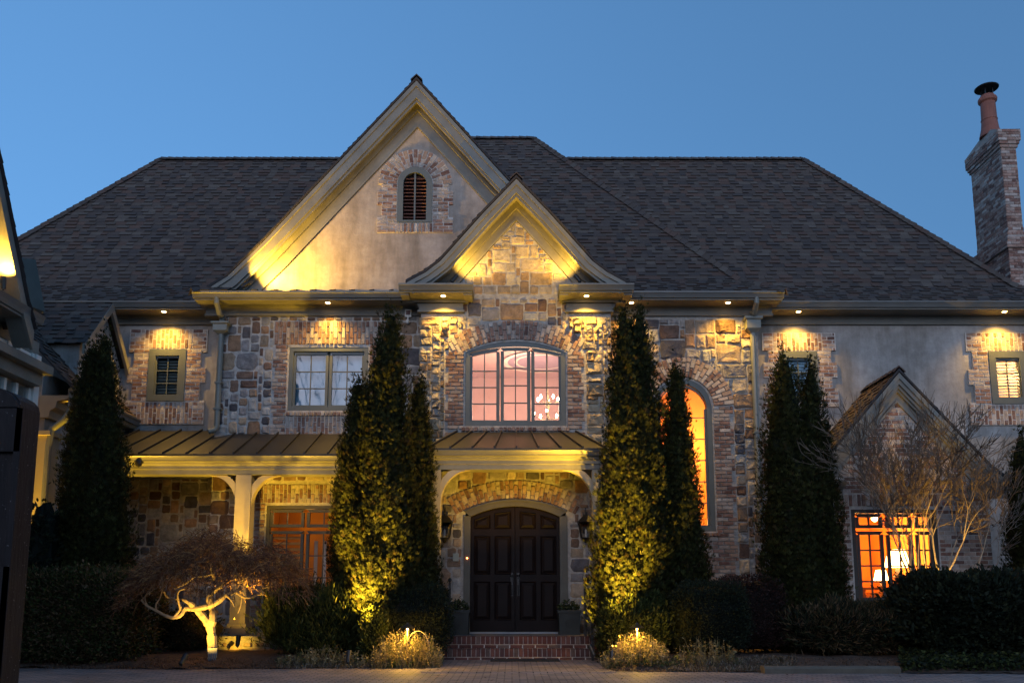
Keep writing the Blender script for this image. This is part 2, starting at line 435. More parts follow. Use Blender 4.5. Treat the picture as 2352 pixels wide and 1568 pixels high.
def soldier(mb, rnd, x0, x1, z0, z1, Y, rows=1, wd=.085, pal=BRICK, proud=.012):
    n = max(1, round((x1 - x0)/wd)); wd = (x1 - x0)/n; h = (z1 - z0)/rows
    for i in range(n):
        xc = x0 + (i + .5)*wd
        if rows == 1: brick(mb, xc, (z0+z1)/2, wd - .017, h - .012, Y, rnd, 0, proud, pal); continue
        off = (h/2 if i % 2 else 0); z = z0 - off
        while z < z1 - .02:
            p, q = max(z0, z), min(z1, z + h)
            if q - p > .03: brick(mb, xc, (p+q)/2, wd - .017, q - p - .012, Y, rnd, 0, proud, pal)
            z += h
def arch_bricks(mb, rnd, cx, cz, r0, r1, a0, a1, Y, rows=2, wd=.09, pal=BRICK, proud=.012):
    n = max(3, round(abs(a1 - a0)*(r0 + r1)/2/wd)); da = (a1 - a0)/n; h = (r1 - r0)/rows
    for i in range(n):
        a = a0 + (i + .5)*da
        off = h/2 if (i % 2 and rows > 1) else 0; r = r0 - off
        while r < r1 - .02:
            p, q = max(r0, r), min(r1, r + h)
            if q - p > .03:
                m = (p+q)/2
                brick(mb, cx + m*cos(a), cz + m*sin(a), q - p - .016, abs(da)*m - .018, Y, rnd, a, proud, pal)
            r += h

def clip(poly, a, b, c):                                   # keep a*u+b*v<=c
    res = []
    for i in range(len(poly)):
        p, q = poly[i], poly[(i+1) % len(poly)]
        dp, dq = a*p[0]+b*p[1]-c, a*q[0]+b*q[1]-c
        if dp <= 0: res.append(p)
        if dp*dq < 0:
            t = dp/(dp-dq); res.append((p[0]+(q[0]-p[0])*t, p[1]+(q[1]-p[1])*t))
    return res
def shingles(mb, rnd, poly, row=.155, tab=(.13,.31), pal=SHING, th=(.004,.024), base=True):
    poly = [Vector(p) for p in poly]
    n = (poly[1]-poly[0]).cross(poly[2]-poly[0]).normalized()
    if n.z < 0: poly.reverse(); n = -n
    u = Vector((0,0,1)).cross(n).normalized(); v = n.cross(u); o = poly[0]
    P = [((p-o).dot(u), (p-o).dot(v)) for p in poly]
    A = sum(P[i][0]*P[(i+1)%len(P)][1]-P[(i+1)%len(P)][0]*P[i][1] for i in range(len(P)))
    if A < 0: P.reverse()
    planes = []
    for i in range(len(P)):
        (x0,y0),(x1,y1) = P[i], P[(i+1)%len(P)]
        planes.append((y1-y0, -(x1-x0), (y1-y0)*x0-(x1-x0)*y0))
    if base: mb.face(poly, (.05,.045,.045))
    vmin, vmax = min(p[1] for p in P), max(p[1] for p in P)
    j = 0; vv = vmin
    while vv < vmax:
        strip = clip(clip(P, 0, -1, -vv), 0, 1, vv+row)
        if len(strip) >= 3:
            ua, ub = min(p[0] for p in strip), max(p[0] for p in strip)
            x = ua - rnd.uniform(0, .4); hi = rnd.random() < .5
            while x < ub:
                w = rnd.uniform(*tab); q = [(x,vv-.0),(x+w,vv),(x+w,vv+row),(x,vv+row)]
                for pl in planes:
                    q = clip(q, *pl)
                    if len(q) < 3: break
                if len(q) >= 3:
                    hi = not hi
                    t = th[1]*rnd.uniform(.8,1.1) if hi else th[0]*rnd.uniform(.7,1.3)
                    c = pick(pal, rnd, .12)
                    top = [o + u*a + v*b + n*(t*(1-(b-vv)/row)+.002) for a, b in q]
                    mb.face(top, c)
                    low = [a for a, b in q if b < vv+1e-4]
                    if len(low) >= 2:
                        a0, a1 = min(low), max(low)
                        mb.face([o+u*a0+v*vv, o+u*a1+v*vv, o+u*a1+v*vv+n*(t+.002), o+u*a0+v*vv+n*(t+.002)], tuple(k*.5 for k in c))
                x += w
        vv += row; j += 1
def ridge_caps(mb, rnd, a, b, wd=.13, step=.2, lift=.03, down=(0,0,-1)):
    a, b = Vector(a), Vector(b); d = (b-a); L = d.length; d.normalize()
    s_ = d.cross(Vector((0,0,1))).normalized(); up = s_.cross(d)
    k = 0.0
    while k < L:
        e = min(L, k+step*1.15); p, q = a+d*k, a+d*e; t = lift+rnd.uniform(0,.012)
        c = pick(SHING, rnd, .12); dp = Vector(down)*wd*.75
        A = [p+s_*wd+dp+up*t, p+up*(t+.03), p-s_*wd+dp+up*t]; B = [q+s_*wd+dp+up*lift*.5, q+up*(lift*.5+.03), q-s_*wd+dp+up*lift*.5]
        A2 = [x-up*.03 for x in A]
        mb.idx(A+B+A2, [(0,1,4,3),(1,2,5,4),(0,6,7,1),(1,7,8,2)], c)
        k += step

def hip_roof(mb, rnd, x0, x1, y0, y1, ze, fl, zf, zr, slope_in, gap=None):
    """bell-cast hip: eave rect, kick ring at inset fl / height zf, ridge at inset slope_in / height zr"""
    def ring(d, z): return [Vector((x0+d,y0+d,z)), Vector((x1-d,y0+d,z)), Vector((x1-d,y1-d,z)), Vector((x0+d,y1-d,z))]
    E, K, T = ring(0, ze), ring(fl, zf), ring(slope_in, zr)
    for i in range(4):
        k = (i+1) % 4
        if i == 0 and gap:
            shingles(mb, rnd, [E[0], Vector((gap[0],y0,ze)), Vector((gap[0],y0+fl,zf)), K[0]])
            shingles(mb, rnd, [Vector((gap[1],y0,ze)), E[1], K[1], Vector((gap[1],y0+fl,zf))])
        else: shingles(mb, rnd, [E[i], E[k], K[k], K[i]])
        p = [K[i], K[k], T[k], T[i]]
        if (T[k]-T[i]).length < .05: p = p[:3]
        shingles(mb, rnd, p)
    for i in range(4):
        ridge_caps(mb, rnd, E[i], K[i]); ridge_caps(mb, rnd, K[i], T[i])
    if (T[1]-T[0]).length > .1: ridge_caps(mb, rnd, T[0], T[1])
    if (T[2]-T[1]).length > .1: mb.face(T, (.08,.08,.08)); ridge_caps(mb, rnd, T[3], T[2])

def eave(gut, trim, x0, x1, Yf, Yw, Z, fr=.35, ends=True):
    gut.prof([(Yf,Z),(Yf+.13,Z),(Yf+.13,Z-.13),(Yf+.055,Z-.13),(Yf+.045,Z-.10),(Yf+.02,Z-.05),(Yf+.003,Z-.035)], x0, x1)
    trim.box(x0+.02, x1-.02, Yf+.1, Yw-.0, Z-.165, Z-.135)
    trim.prof([(Yw-.10,Z-.165),(Yw,Z-.165),(Yw,Z-.24),(Yw-.05,Z-.24),(Yw-.065,Z-.20)], x0+.12, x1-.12)
    if fr:
        trim.box(x0+.12, x1-.12, Yw-.045, Yw, Z-fr+.03, Z-.24)
        trim.prof([(Yw-.075,Z-fr+.03),(Yw,Z-fr+.03),(Yw,Z-fr-.015),(Yw-.06,Z-fr-.015)], x0+.1, x1-.1)

# ------------------------------------------------------------------ rooms, windows
def room(name, parent, x0, x1, y0, y1, z0, z1, m):
    b = MB()
    b.face([(x0,y1,z0),(x1,y1,z0),(x1,y1,z1),(x0,y1,z1)]); b.face([(x0,y0,z0),(x0,y1,z0),(x0,y1,z1),(x0,y0,z1)])
    b.face([(x1,y0,z0),(x1,y0,z1),(x1,y1,z1),(x1,y1,z0)]); b.face([(x0,y0,z0),(x1,y0,z0),(x1,y1,z0),(x0,y1,z0)])
    b.face([(x0,y0,z1),(x0,y1,z1),(x1,y1,z1),(x1,y0,z1)])
    return b.build(name, m, parent)
def window(parent, x0, x1, z0, z1, Y, sashes, rows, cols, m, glass, fw=.09, sw=.055, arch=None, deep=.14, mun=.022, label=None):
    """frame with casement sashes, muntins, panes. sashes = list of (x0,x1,z0,z1). arch = (spring z) with z1 the crown"""
    b = MB(); y0, y1 = Y, Y + deep
    if arch is None:
        b.box(x0, x1, y0, y1, z1-fw, z1); b.box(x0, x1, y0, y1, z0, z0+fw)
        b.box(x0, x0+fw, y0, y1, z0+fw, z1-fw); b.box(x1-fw, x1, y0, y1, z0+fw, z1-fw)
        top = lambda x: z1-fw
    else:
        O = arch_pts(x0, x1, arch, z1); I = arch_pts(x0+fw, x1-fw, arch, z1-fw)
        b.band(O, I, y0, y1)
        b.box(x0, x0+fw, y0, y1, z0, arch); b.box(x1-fw, x1, y0, y1, z0, arch); b.box(x0+fw, x1-fw, y0, y1, z0, z0+fw)
        top = arch_fn(x0+fw, x1-fw, arch, z1-fw)
    g = MB(); ys = Y + .035
    for (a, c, lo, hi), nr, nc in zip(sashes, rows, cols):
        T = (lambda x: min(hi, top(x) - .012)) if hi is not None else (lambda x: top(x) - .012)
        n = 12 if arch is not None else 1
        xs = [a + (c - a)*i/n for i in range(n + 1)]
        O = [(x, T(x)) for x in xs]; I = [(a+sw + (c-a-2*sw)*i/n, T(a+sw + (c-a-2*sw)*i/n) - sw) for i in range(n+1)]
        b.band(O, I, ys, ys+.06)
        b.box(a, a+sw, ys, ys+.06, lo, min(O[0][1], I[0][1])); b.box(c-sw, c, ys, ys+.06, lo, min(O[-1][1], I[-1][1])); b.box(a+sw, c-sw, ys, ys+.06, lo, lo+sw)
        zt = max(p[1] for p in I)
        for k in range(1, nc):
            x = a + sw + (c-a-2*sw)*k/nc
            b.box(x-mun/2, x+mun/2, ys+.016, ys+.045, lo+sw, T(x)-sw+.01)
        zref = min(I[0][1], I[-1][1]) if arch is not None else zt
        for k in range(1, nr):
            z = lo + sw + ((zt*.35+zref*.65) - lo - sw)*k/nr
            b.box(a+sw, c-sw, ys+.014, ys+.047, z-mun/2, z+mun/2)
        pts = [(a+.02, lo+.02), (c-.02, lo+.02)] + [(x, T(x)-.02) for x in reversed(xs[1:-1])] if n > 1 else [(a+.02,lo+.02),(c-.02,lo+.02),(c-.02,T(c)-.02),(a+.02,T(a)-.02)]
        if n > 1: pts = [(a+.02, lo+.02), (c-.02, lo+.02), (c-.02, T(c)-.02)] + [(x, T(x)-.02) for x in reversed(xs[1:-1])] + [(a+.02, T(a)-.02)]
        g.face([(x, ys+.03, z) for x, z in pts])
    w_ = b.build('window', m, parent)
    g.build('pane', glass, w_)
    if label: w_['label'] = label
    return w_
def shutters(parent, x0, x1, z0, z1, Y, m, pitch=.07):
    b = MB(); z = z0
    while z < z1:
        b.obox(((x0+x1)/2, Y, z+pitch/2), Vector(((x1-x0)/2,0,0)), Vector((0,.022,.028)), Vector((0,-.003,.003))); z += pitch
    return b.build('shutter', m, parent)
# ================================================================== ground
def gz(x, y):
    """height of the planting beds / paving"""
    return 0.0
b = MB(); b.face([(-300,-120,-.03),(300,-120,-.03),(300,400,-.03),(-300,400,-.03)]); tag(b.build('ground', M['soil']), kind='structure')
b = MB(); b.box(-16, 18, -17.9, -4.0, -.026, 0.0); tag(b.build('driveway', M['pavers']), kind='structure')
b = MB(); b.box(-1.35, 1.55, -5.0, -2.2, -.02, .012); tag(b.build('entry_walk', M['pavers']), kind='structure')

# ================================================================== house
house = thing('country_house', 'large two-storey stone and stucco country house with steep shingle roofs and lit eaves', 'house')
ZE = 7.52
YS, YT, YE = 0.0, 0.6, -0.45
# ---- roofs
rf = MB(); hip_roof(rf, R, -13.95, 12.3, 0.0, 8.6, ZE, .8, 8.13, 13.1, 4.28)
main_roof = rf.build('roof', M['shingle'], house)
rf = MB(); hip_roof(rf, R, -6.75, 5.75, -.6, 9.7, ZE, .75, 8.05, 13.86, 5.14, gap=(-6.0, 2.05))
wing_roof = rf.build('roof', M['shingle'], house)

def seg(*a, **k):
    g_, t_ = MB(), MB(); eave(g_, t_, *a, **k); return g_, t_
def done(g_, t_):
    g_.build('gutter', M['gutter'], house); t_.build('cornice', M['trim'], house)
# wings at the back, front wing left and right of the entry bay
done(*seg(-13.95, -6.2, 0.0, YT, ZE)); done(*seg(5.2, 12.3, 0.0, YT, ZE))
# returns of the front wing's corners
for x in (-6.75, 5.75):
    gut, trm = seg(-6.75, -1.9, -.6, YS, ZE) if x < 0 else seg(2.05, 5.75, -.6, YS, ZE)
    s_ = 1 if x > 0 else -1
    gut.box(x-.13*(s_>0), x+.13*(s_<0), -.47, .9, ZE-.13, ZE)
    trm.box(x-s_*.5, x-s_*.1, .0, .9, ZE-.166, ZE-.136)
    trm.box(x-s_*.47, x-s_*.41, -.04, .6, ZE-.36, ZE-.166)
    done(gut, trm)
# entry bay cornice returns
EX0, EX1 = -1.925, 2.09
RX = [(XP(915,650,-1.05), XP(1086,650,-1.05), EX0, XP(1062,700,YE)), (XP(1284,650,-1.05), XP(1457,650,-1.05), XP(1305,700,YE), EX1)]
met = MB()
for gx0, gx1, fx0, fx1 in RX:
    gut, trm = seg(gx0, gx1, -1.05, YE-.04, ZE, fr=0); met = MB()
    for x, s_ in ((gx0, 1), (gx1, -1)):
        gut.box(x, x+s_*.13, -.92, YE+.1, ZE-.13, ZE)
        trm.box(x+s_*.02, x+s_*.2, -.9, YE+.1, ZE-.2, ZE-.167)
    trm.box(fx0-.14, fx1+.08, YE-.12, YE+.3, ZE-.24, ZE-.166)
    trm.box(fx0-.04, fx1+.02, YE-.06, YE+.3, ZE-.40, ZE-.24)
    trm.box(fx0-.07, fx1+.05, YE-.09, YE+.3, ZE-.44, ZE-.40)
    met.idx([(gx0+.02,-1.0,ZE+.015),(gx1-.02,-1.0,ZE+.015),(gx1-.25,YE,ZE+.17),(gx0+.3,YE,ZE+.17),(gx0+.02,YE,ZE+.015),(gx1-.02,YE,ZE+.015)],
            [(0,1,2,3),(0,3,4),(1,5,2)])
    done(gut, trm); met.build('return_roof', M['metalroof'], house)
met = MB()
# skirt roof under the big gable
sx0, sx1 = XP(528,655,-.3), XP(925,655,-.3)
met.face([(sx0-.25,-.52,ZE+.015),(sx1+.2,-.52,ZE+.015),(sx1+.2,0.0,ZE+.22),(sx0-.25,0.0,ZE+.22)])
k = sx0 + .1
while k < sx1:
    met.idx([(k-.012,-.52,ZE+.015),(k+.012,-.52,ZE+.015),(k+.012,0,ZE+.22),(k-.012,0,ZE+.22),(k-.012,-.52,ZE+.05),(k+.012,-.52,ZE+.05),(k+.012,0,ZE+.255),(k-.012,0,ZE+.255)],
            [(4,5,6,7),(0,1,5,4),(1,2,6,5),(3,0,4,7)]); k += .42
met.build('skirt_roof', M['metalroof'], house)

# ---- gables
def gable(cx, prof, zap, yf, yw, yb, fas, fr, name):
    """prof: (dx, z) from apex down the outer edge of the rake; builds roof slopes, rake boards, soffit and frieze"""
    rf, rk, so = MB(), MB(), MB()
    L = [(cx - d, z) for d, z in prof]; Rr = [(cx + d, z) for d, z in prof]
    for side in (L, Rr):
        for (xa, za), (xb, zb_) in zip(side, side[1:]):
            lo, hi = ((xb, zb_), (xa, za))
            q = [Vector((lo[0], yf-.04, lo[1])), Vector((lo[0], yb, lo[1])), Vector((hi[0], yb, hi[1])), Vector((hi[0], yf-.04, hi[1]))]
            if side is Rr: q = [q[1], q[0], q[3], q[2]]
            shingles(rf, R, q, row=.155)
        rf.band([(x, z+.012) for x, z in side], [(x, z-.05) for x, z in side], yf-.045, yf-.005, (.05,.045,.045))
        def offs(t):                                         # inner polyline, t metres below, measured square to the slope
            r = []
            for i, (x, z) in enumerate(side):
                p, q = side[max(0, i-1)], side[min(len(side)-1, i+1)]
                dx, dz = q[0]-p[0], q[1]-p[1]; l = sqrt(dx*dx+dz*dz)
                if i == 0:
                    r.append((cx, z - t*l/abs(dx)))
                else:
                    s_ = 1 if side is L else -1
                    r.append((x + s_*t*abs(dz)/l, z - t*abs(dx)/l))
            return r
        o0, o1, o2, o3 = offs(.05), offs(.13), offs(fas), offs(fas+.03)
        rk.band(o0, o1, yf-.035, yf+.02); rk.band(o1, o2, yf, yf+.05)
        # soffit (level front to back), inner moulding and frieze on the wall
        for (xa, za), (xb, zb_) in zip(o2, o2[1:]):
            so.face([(xa, yf+.04, za+.03), (xb, yf+.04, zb_+.03), (xb, yw, zb_+.03), (xa, yw, za+.03)])
        m0, m1, m2, m3 = offs(fas-.02), offs(fas+.09), offs(fas+.09+fr), offs(fas+.13+fr)
        so.band(m0, m1, yw-.10, yw); so.band(m1, m2, yw-.035, yw); so.band(m2, m3, yw-.055, yw)
        # crown under the front board
        c1, c2 = offs(fas-.03), offs(fas+.05)
        so.band(c1, c2, yf+.051, yf+.11)
    ridge_caps(rf, R, (cx, yf-.05, zap+.01), (cx, yb, zap+.01))
    g_ = rf.build(name, M['shingle'], house)
    rk.build('rake_board', M['trim'], g_); so.build('soffit', M['trim'], g_)
BGX, BGZ = U(957,180,-.38).x, U(957,180,-.38).z
def dxz(cx, px, py, Y): p = U(px, py, Y); return (abs(p.x-cx), p.z)
pb = [(0, BGZ)] + [dxz(BGX, px, py, -.38) for px, py in ((600,555),(520,632),(472,662))]
gable(BGX, pb, BGZ, -.38, 0.0, 3.7, .30, .20, 'gable_roof')
EGX, EGZ = U(1186,405,-1.0).x, U(1186,405,-1.0).z
pe = [(0, EGZ)] + [dxz(EGX, px, py, -1.0) for px, py in ((1106.6,487),(1008,597),(975,622),(932,645))]
gable(EGX, pe, EGZ, -1.0, YE, 2.6, .24, .13, 'gable_roof')
# stucco wall of the big gable, with the opening of the vent
gzt = lambda x: max(ZE+.05, BGZ - abs(x-BGX)*1.17 - .35)
vx0, vx1 = XP(913,450,0), XP(993,450,0); vz0, vzs, vz1 = ZP(512,0), ZP(424,0), ZP(386,0)
b = MB()
wall_cols(b, BGX-3.9, BGX+3.9, lambda x: ZE-.2, gzt, [arch_hole(vx0+.02, vx1-.02, vz0+.02, vzs, vz1-.02)], 0.0, .2, xs=[BGX-3.6, BGX, BGX+3.6])
b.build('gable_wall', M['stucco'], house)
# attic vent
b = MB()
O = arch_pts(vx0, vx1, vzs, vz1); I = arch_pts(vx0+.13, vx1-.13, vzs, vz1-.13)
b.band(O, I, -.05, .12); b.box(vx0, vx0+.13, -.05, .12, vz0, vzs); b.box(vx1-.13, vx1, -.05, .12, vz0, vzs)
b.box(vx0+.13, vx1-.13, -.05, .12, vz0, vz0+.05); b.box((vx0+vx1)/2-.018, (vx0+vx1)/2+.018, -.02, .02, vz0+.05, vz1-.13)
vent = b.build('attic_vent', M['frame'], house)
b = MB(); z = vz0+.07; ft = arch_fn(vx0+.13, vx1-.13, vzs, vz1-.13)
cxv = (vx0+vx1)/2
while z < vz1-.17:
    hw = (vx1-vx0)/2-.13
    if z > vzs: hw = sqrt(max(0.001, hw*hw-(z-vzs)**2))
    b.obox((cxv, .045, z), Vector((hw,0,0)), Vector((0,.045,.028)), Vector((0,-.004,.006))); z += .082
b.build('louver', M['rust'], vent)
b = MB(); b.box(vx0+.05, vx1-.05, .105, .118, vz0+.03, vz1-.04); b.build('backing', M['rust'], vent)
b = MB(); rb = random.Random(3)
sx = [XP(867,440,0), XP(1042,440,0)]; z535, z505 = ZP(535,0), ZP(512,0)
cxa, cza = cxv, vzs
def steps_ext(z, lo, hi, bands):
    return lo, hi
zb_ = [ZP(p,0) for p in (535, 500, 470, 440, 405)]
def vext(z):
    o = .0 if (z < zb_[1] or zb_[2] < z < zb_[3] or z > zb_[4]) else .10
    return [(sx[0]+o, vx0-.005), (vx1+.005, sx[1]-o)]
brick_rows(b, rb, z505, vzs, vext, 0.0, proud=.035)
soldier(b, rb, vx0-.02, vx1+.02, z535, z505-.01, 0.0, proud=.045)
brick_rows(b, rb, z535, z505, lambda z: [(sx[0], vx0-.02), (vx1+.02, sx[1])], 0.0, proud=.035)
arch_bricks(b, rb, cxa, cza, (vx1-vx0)/2+.01, (sx[1]-sx[0])/2-.02, 0, pi, 0.0, proud=.035)
b.cur = MORT
b.box(sx[0]+.1, vx0-.004, -.02, .005, z535, vzs); b.box(vx1+.004, sx[1]-.1, -.02, .005, z535, vzs); b.box(vx0-.004, vx1+.004, -.02, .005, z535, vz0)
for a, c in ((zb_[0], zb_[1]), (zb_[2], zb_[3])):
    b.box(sx[0]+.005, sx[0]+.1, -.021, .005, a, c); b.box(sx[1]-.1, sx[1]-.005, -.021, .005, a, c)
n = 24; rr0, rr1 = (vx1-vx0)/2, (sx[1]-sx[0])/2-.025
b.band([(cxa+rr1*cos(pi*i/n), cza+rr1*sin(pi*i/n)) for i in range(n+1)], [(cxa+rr0*cos(pi*i/n), cza+rr0*sin(pi*i/n)) for i in range(n+1)], -.02, .004)
b.build('brick_surround', M['brick'], vent)

# ---- front wing stone wall
def xz(px, py, Y): p = U(px, py, Y); return p.x, p.z
W1 = dict(x0=XP(660,870,0), x1=XP(847,870,0), z0=ZP(945,0), z1=ZP(795,0))
W2 = dict(x0=XP(607,1250,0), x1=XP(790,1250,0), z0=.48, z1=ZP(1158,0))
W3 = dict(x0=XP(1500,1050,0), x1=XP(1641,1050,0), z0=ZP(1222,0), zs=ZP(932,0), z1=ZP(868,0))
holes = [rect_hole(W1['x0']+.02, W1['x1']-.02, W1['z0']+.02, W1['z1']-.02), rect_hole(W2['x0']+.02, W2['x1']-.02, W2['z0'], W2['z1']-.02),
         arch_hole(W3['x0']+.02, W3['x1']-.02, W3['z0']+.02, W3['zs'], W3['z1']-.02)]
SX0, SX1 = XP(500,850,0), XP(1743,850,0)
EX0, EX1 = -1.925, 2.09
sw_ = MB()
wall_cols(sw_, SX0, EX0+.15, lambda x: 0.0, lambda x: ZE-.2, holes[:2], 0.0, .25, (.48,.455,.42))
sw2 = MB(); wall_cols(sw2, EX1-.15, SX1, lambda x: 0.0, lambda x: ZE-.2, holes[2:], 0.0, .25, (.37,.35,.32))
sw_.box(SX0+.01, SX0+.2, .02, .62, 0, ZE-.2); sw2.box(SX1-.2, SX1-.01, .02, .62, 0, ZE-.2)
bz = [  # brick zones: (xa, xb, za, zb)
    (XP(625,860,0), XP(892,860,0), ZP(995,0)-.3, ZP(738,0)),
    (XP(582,1250,0), W2['x1']+.3, 0.0, ZP(1112,0)),
    (W3['x0']-.55, XP(1692,1100,0), 0.0, W3['zs'])]
acx3, acz3, ar3 = arch_geo(W3['x0'], W3['x1'], W3['zs'], W3['z1'])
r3 = ar3 + .46
def ok_front(x, z):
    if z > ZE-.38 or z < .05: return False
    if EX0-.02 < x < EX1+.02: return False
    for a, c, lo, hi in bz:
        if a-.02 < x < c+.02 and lo-.02 < z < hi+.02: return False
    if (x-acx3)**2 + (z-acz3)**2 < (r3+.02)**2 and z > W3['zs']-.1: return False
    return True
stones(sw_, random.Random(21), SX0-.02, EX0, .05, ZE-.36, 0.0, ok_front, depth=(.015,.03), rough=.25)
stones(sw2, random.Random(22), EX1, SX1+.02, .05, ZE-.36, 0.0, ok_front, cell=.11, depth=(.02,.042), rough=.7, g=.005, kk=(.04,.13), sizes=BIGS)
sw_.build('stone_wall', M['stone'], house); sw2.build('stone_wall', M['stone'], house)

# window W1 and its brickwork
def shut_z(w_): return w_['z0']
mid = (W1['x0']+W1['x1'])/2
w1 = window(house, W1['x0'], W1['x1'], W1['z0'], W1['z1'], 0.01, [(W1['x0']+.10, mid-.01, W1['z0']+.09, W1['z1']-.11), (mid+.01, W1['x1']-.10, W1['z0']+.09, W1['z1']-.11)], [3,3], [2,2], M['frame'], M['skyglass'], fw=.11, sw=.06, label='double casement window reflecting the sky')
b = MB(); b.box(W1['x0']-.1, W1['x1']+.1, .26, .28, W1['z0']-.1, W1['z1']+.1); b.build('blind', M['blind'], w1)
b = MB(); rb = random.Random(5)
xl, xr = bz[0][0], bz[0][1]; zt_, zl = bz[0][3], W1['z1']+.03
soldier(b, rb, xl+.02, xr, zl, zt_, 0.0, rows=2, proud=.03)
def e1(z):
    q = .05 if int(z*4) % 2 else 0.0
    return [(xl+q, W1['x0']-.005), (W1['x1']+.005, xr-q)]
brick_rows(b, rb, ZP(995,0)-.3, zl, e1, 0.0, proud=.02)
soldier(b, rb, W1['x0'], W1['x1'], W1['z0']-.10, W1['z0']-.01, 0.0, proud=.06)
soldier(b, rb, W1['x0'], W1['x1'], W1['z0']-.56, W1['z0']-.11, 0.0, rows=2, proud=.012)
b.build('brick_surround', M['brick'], w1)

# window W2 (french window on the porch)
m2 = (W2['x0']+W2['x1'])/2; zt2 = ZP(1214,0); zs2 = W2['z1']
w2 = window(house, W2['x0'], W2['x1'], W2['z0'], W2['z1'], 0.01,
     [(W2['x0']+.09, m2-.03, zt2+.04, zs2-.09), (m2+.03, W2['x1']-.09, zt2+.04, zs2-.09), (W2['x0']+.09, m2-.03, W2['z0']+.08, zt2-.04), (m2+.03, W2['x1']-.09, W2['z0']+.08, zt2-.04)],
     [1,1,4,4], [2,2,2,2], M['doortrim'], M['glass'], fw=.09, sw=.06, label='tall transom window glowing orange under the porch')
b = MB(); rb = random.Random(6)
brick_rows(b, rb, .05, W2['z1']+.02, lambda z: [(XP(582,1250,0), W2['x0']-.005), (W2['x1']+.005, W2['x1']+.28)], 0.0, proud=.02)
soldier(b, rb, XP(582,1250,0), W2['x1']+.28, W2['z1']+.03, ZP(1112,0), 0.0, rows=2, proud=.02)
b.build('brick_surround', M['brick'], w2)
shutters(w2, W2['x0']+.1, m2-.05, W2['z0']+.15, zt2-.1, .2, M['orangewall'], .12)
for xp_ in (722, 742):  # pair of narrow white strips behind the panes
    b = MB(); b.box(XP(xp_,1250,.8), XP(xp_+8,1250,.8), .8, .82, 1.1, 2.35); b.build('white_strip', M['paint'], w2)
room('room', house, W2['x0']-.3, W2['x1']+.6, .26, 2.2, .42, 3.4, M['orangewall'])
lamp('room_light', 'POINT', ((W2['x0']+W2['x1'])/2-.2, 1.3, 2.9), 2.0, (1,.5,.12), size=.1)

# window W3 arched stair window
w3 = window(house, W3['x0'], W3['x1'], W3['z0'], W3['z1'], 0.01, [(W3['x0']+.12, W3['x1']-.12, W3['z0']+.10, None)], [6], [2], M['frame'], M['glass'], fw=.13, sw=.055, arch=W3['zs'], label='tall arched window glowing orange')
b = MB(); rb = random.Random(8)
a0 = math.atan2(W3['zs']-acz3, W3['x1']-acx3)
arch_bricks(b, rb, acx3, acz3, ar3+.015, r3, a0, pi-a0, 0.0, rows=2, proud=.045)
def e3(z):
    q = .07 if int(z*3.2) % 2 else 0.0
    return [(W3['x0']-.45, W3['x0']-.005), (W3['x1']+.005, XP(1690,1100,0)-q)]
brick_rows(b, rb, W3['z0']-.1, W3['zs'], e3, 0.0, proud=.03)
brick_rows(b, rb, .05, W3['z0']-.1, lambda z: [(W3['x0']-.45, XP(1690,1100,0)-(.07 if int(z*3.2) % 2 else 0))], 0.0, proud=.03)
soldier(b, rb, W3['x0']-.05, W3['x1']+.06, W3['z0']-.09, W3['z0']-.005, 0.0, proud=.09)
b.build('brick_surround', M['brick'], w3)
room('stair_hall', house, W3['x0']-.7, W3['x1']+.9, .27, 3.2, .5, 6.9, M['orangewall'])
lamp('stair_light', 'POINT', (W3['x1']+.3, 2.2, 4.9), 62, (1,.44,.09), size=.15)
lamp('stair_light', 'POINT', (W3['x1']-.4, 1.6, 2.6), 40, (1,.46,.12), size=.15)

# ---- stucco wings with three small windows
W4 = dict(x0=XP(342,860,YT), x1=XP(427,860,YT), z0=ZP(922,YT), z1=ZP(803,YT))
W5 = dict(x0=XP(1790,865,YT), x1=XP(1878,865,YT), z0=ZP(925,YT), z1=ZP(808,YT))
W6 = dict(x0=XP(2272,870,YT), x1=XP(2352,870,YT)+.05, z0=ZP(928,YT), z1=ZP(808,YT))
WLX, WRX = -13.5, 11.85
b = MB(); r_ = lambda w_: rect_hole(w_['x0']+.02, w_['x1']-.02, w_['z0']+.02, w_['z1']-.02)
wall_cols(b, WLX, SX0+.15, lambda x: 0.0, lambda x: ZE-.2, [r_(W4)], YT, .2)
wall_cols(b, SX1-.15, WRX, lambda x: 0.0, lambda x: ZE-.2, [r_(W5), r_(W6), rect_hole(U(2063,848,-1.05).x-1.40, U(2063,848,-1.05).x+1.5, .5, 3.45)], YT, .2)
b.box(WRX-.2, WRX, YT+.2, 8.0, 0, ZE-.1); b.box(WLX, WLX+.2, YT+.2, 8.0, 0, ZE-.1); b.box(WLX, WRX, 7.9, 8.1, 0, ZE-.1)
b.build('stucco_wall', M['stucco_b'], house)
b = MB(); b.box(-9.25, SX0-.02, YT-.03, YT+.01, 0, 4.15, (.40,.375,.34)); stones(b, random.Random(23), -9.2, SX0+.02, .42, 3.75, YT-.03, lambda x, z: True, depth=(.015,.03), rough=.25); b.build('stone_wall', M['stone'], house)
